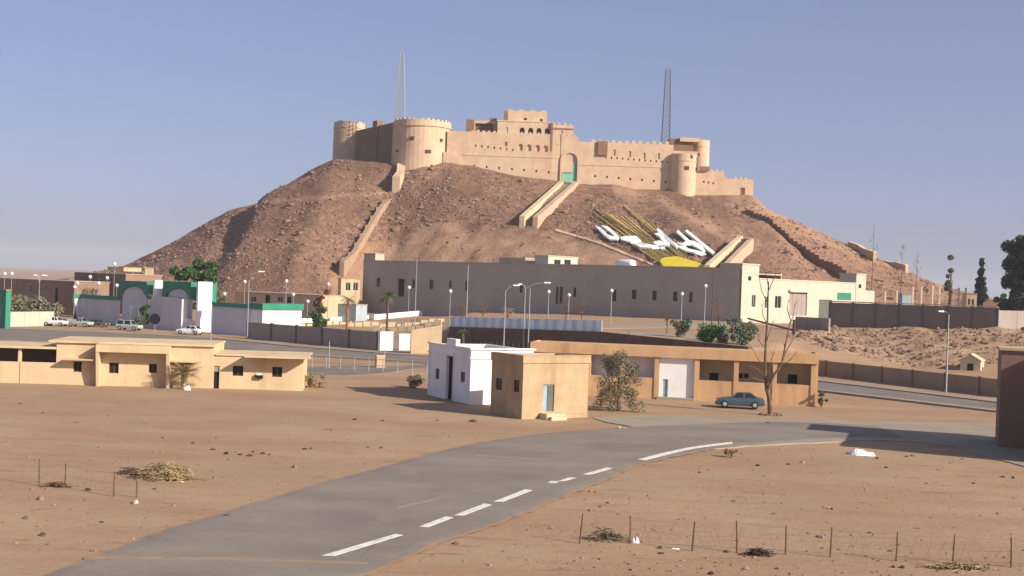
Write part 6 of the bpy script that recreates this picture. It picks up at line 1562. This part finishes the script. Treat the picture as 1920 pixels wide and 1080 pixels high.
for (u, v, r) in ((886, 789, .28), (1036, 787, .24)):
    stone(u, v, r, 'dark lump on the sand at the foot of the yellow hut' if u > 1000 else 'dark lump lying in front of the hut shadow', 'lumps by the yellow hut')
for (u, v, r) in ((1160, 802, .28), (1172, 803, .2)): stone(u, v, r, 'pale stone by the road edge near the yellow hut', 'pale stones by the road edge', 'stone_pale', 0.4)
for (u, v, r) in ((255, 940, .17), (340, 902, .12)): stone(u, v, r, 'pale stone near the broken left fence', 'pale stones by the left fence', 'stone_pale')

def sticks(label, name, u, v, W, D, H, n, mat, seed, cat, lumps=0):
    p = G(u, v); t = thing(name, label, cat, (p.x, p.y, gz(p.x, p.y))); rs = random.Random(seed); m = MB()
    for i in range(n):
        x, y = rs.gauss(0, W * 0.4), rs.gauss(0, D * 0.4); h = H * max(0.05, 1 - (x / W) ** 2 - (y / D) ** 2) * rs.uniform(0.2, 1); a = rs.uniform(0, 3.14); l = rs.uniform(0.25, 0.8) * W * 0.5; tl = rs.uniform(-.25, .25) * l
        c, s = math.cos(a) * l, math.sin(a) * l * 0.6
        m.tube([(x - c, y - s, max(0.0, h - tl)), (x, y, h + rs.uniform(-.03, .06)), (x + c, y + s, max(0.0, h + tl))], [0.02, 0.016, 0.006], 4)
    m.build('branches', mat, t)['kind'] = 'stuff'
    cs = [(rs.gauss(0, W * 0.3), rs.gauss(0, D * 0.3), H * 0.3, W * 0.3, D * 0.3, H * 0.35) for _ in range(8)]
    leaf_mesh('dry_leaves', cs, int(n * 6), 0.06, mat, t, aspect=1.6)['kind'] = 'stuff'
    return t
sticks('heap of dry brush on the sand behind the broken fence', 'brush_pile', 305, 897, 1.7, 0.9, 0.95, 260, 'leaf_dry', 51, 'brush')
sticks('smaller trailing part of dry brush beside the left heap', 'brush_pile', 248, 887, 0.9, 0.5, 0.4, 90, 'bark_dead', 52, 'brush')
sticks('charred black branches lying under the right wire fence', 'burnt_branches', 1425, 1037, 0.75, 0.35, 0.3, 90, 'stone_dark', 53, 'branches')
sticks('dry weeds along the foot of the right wire fence', 'dry_weeds', 1800, 1062, 1.6, 0.4, 0.25, 110, 'leaf_dry', 54, 'weeds')
sticks('sparse dry weed at the start of the right wire fence', 'dry_weeds', 1135, 1010, 1.0, 0.4, 0.55, 90, 'leaf_dusty', 55, 'weeds')
sticks('dry scrub at the base of the two left fence posts', 'dry_weeds', 105, 911, 0.8, 0.3, 0.3, 60, 'bark_dead', 56, 'weeds')
def crumple(label, u, v, W, D, H, mat, seed, name='plastic_sheet', cat='litter'):
    p = G(u, v); rs = np.random.default_rng(seed); n = 16
    X, Y = np.meshgrid(np.linspace(-1, 1, n), np.linspace(-1, 1, n)); k = rs.random(2) * 50
    Z = H * (np.clip(1 - X ** 2 - Y ** 2, 0, 1) ** 0.35 * (0.1 + 1.3 * fbm(X * 2.6 + k[0], Y * 2 + k[1], 3))) - 0.03
    X2, Y2 = X * (1 + 0.25 * fbm(Y * 2 + 3, X + k[0])) * W, Y * (1 + 0.3 * fbm(X * 2 + 9, Y + k[1])) * D
    v_ = np.stack([X2.ravel(), Y2.ravel(), Z.ravel()], 1).tolist(); f = [(r * n + c, r * n + c + 1, (r + 1) * n + c + 1, (r + 1) * n + c) for r in range(n - 1) for c in range(n - 1)]
    m = MB().add(v_, f); o = m.build(name, mat, None, (p.x, p.y, gz(p.x, p.y))); tag(o, label, cat); return o
crumple('crumpled white plastic sheet lying on the sand below the bend', 1616, 851, 0.78, 0.75, 0.42, 'plastic', 12)
crumple('small white rag caught at the second right fence post', 1191, 1014, 0.16, 0.12, 0.3, 'plastic', 4, 'white_rag')
crumple('tiny white scrap on the ground under the right fence', 1268, 1025, 0.2, 0.1, 0.08, 'plastic', 5, 'white_scrap')
crumple('white bundle at the foot of the dry palm', 351, 730, 0.3, 0.25, 0.5, 'plastic', 6, 'white_bundle')

# ------------------------------------------------------------------ air
hz = MB().box(-7100, 7100, -400, 9100, -6, 125).build('haze', 'dark')
hm = bpy.data.materials.new('haze_air'); hm.use_nodes = True
hn, hl = hm.node_tree.nodes, hm.node_tree.links
hn.remove(hn['Principled BSDF'])
pv_ = hn.new('ShaderNodeVolumePrincipled'); pv_.inputs['Color'].default_value = (0.80, 0.82, 0.90, 1); pv_.inputs['Density'].default_value = 0.00017; pv_.inputs['Anisotropy'].default_value = 0.0
hl.new(pv_.outputs[0], hn['Material Output'].inputs['Volume'])
hz.data.materials.clear(); hz.data.materials.append(hm)
tag(hz, 'pale dusty air over the plain', None, kind='stuff')
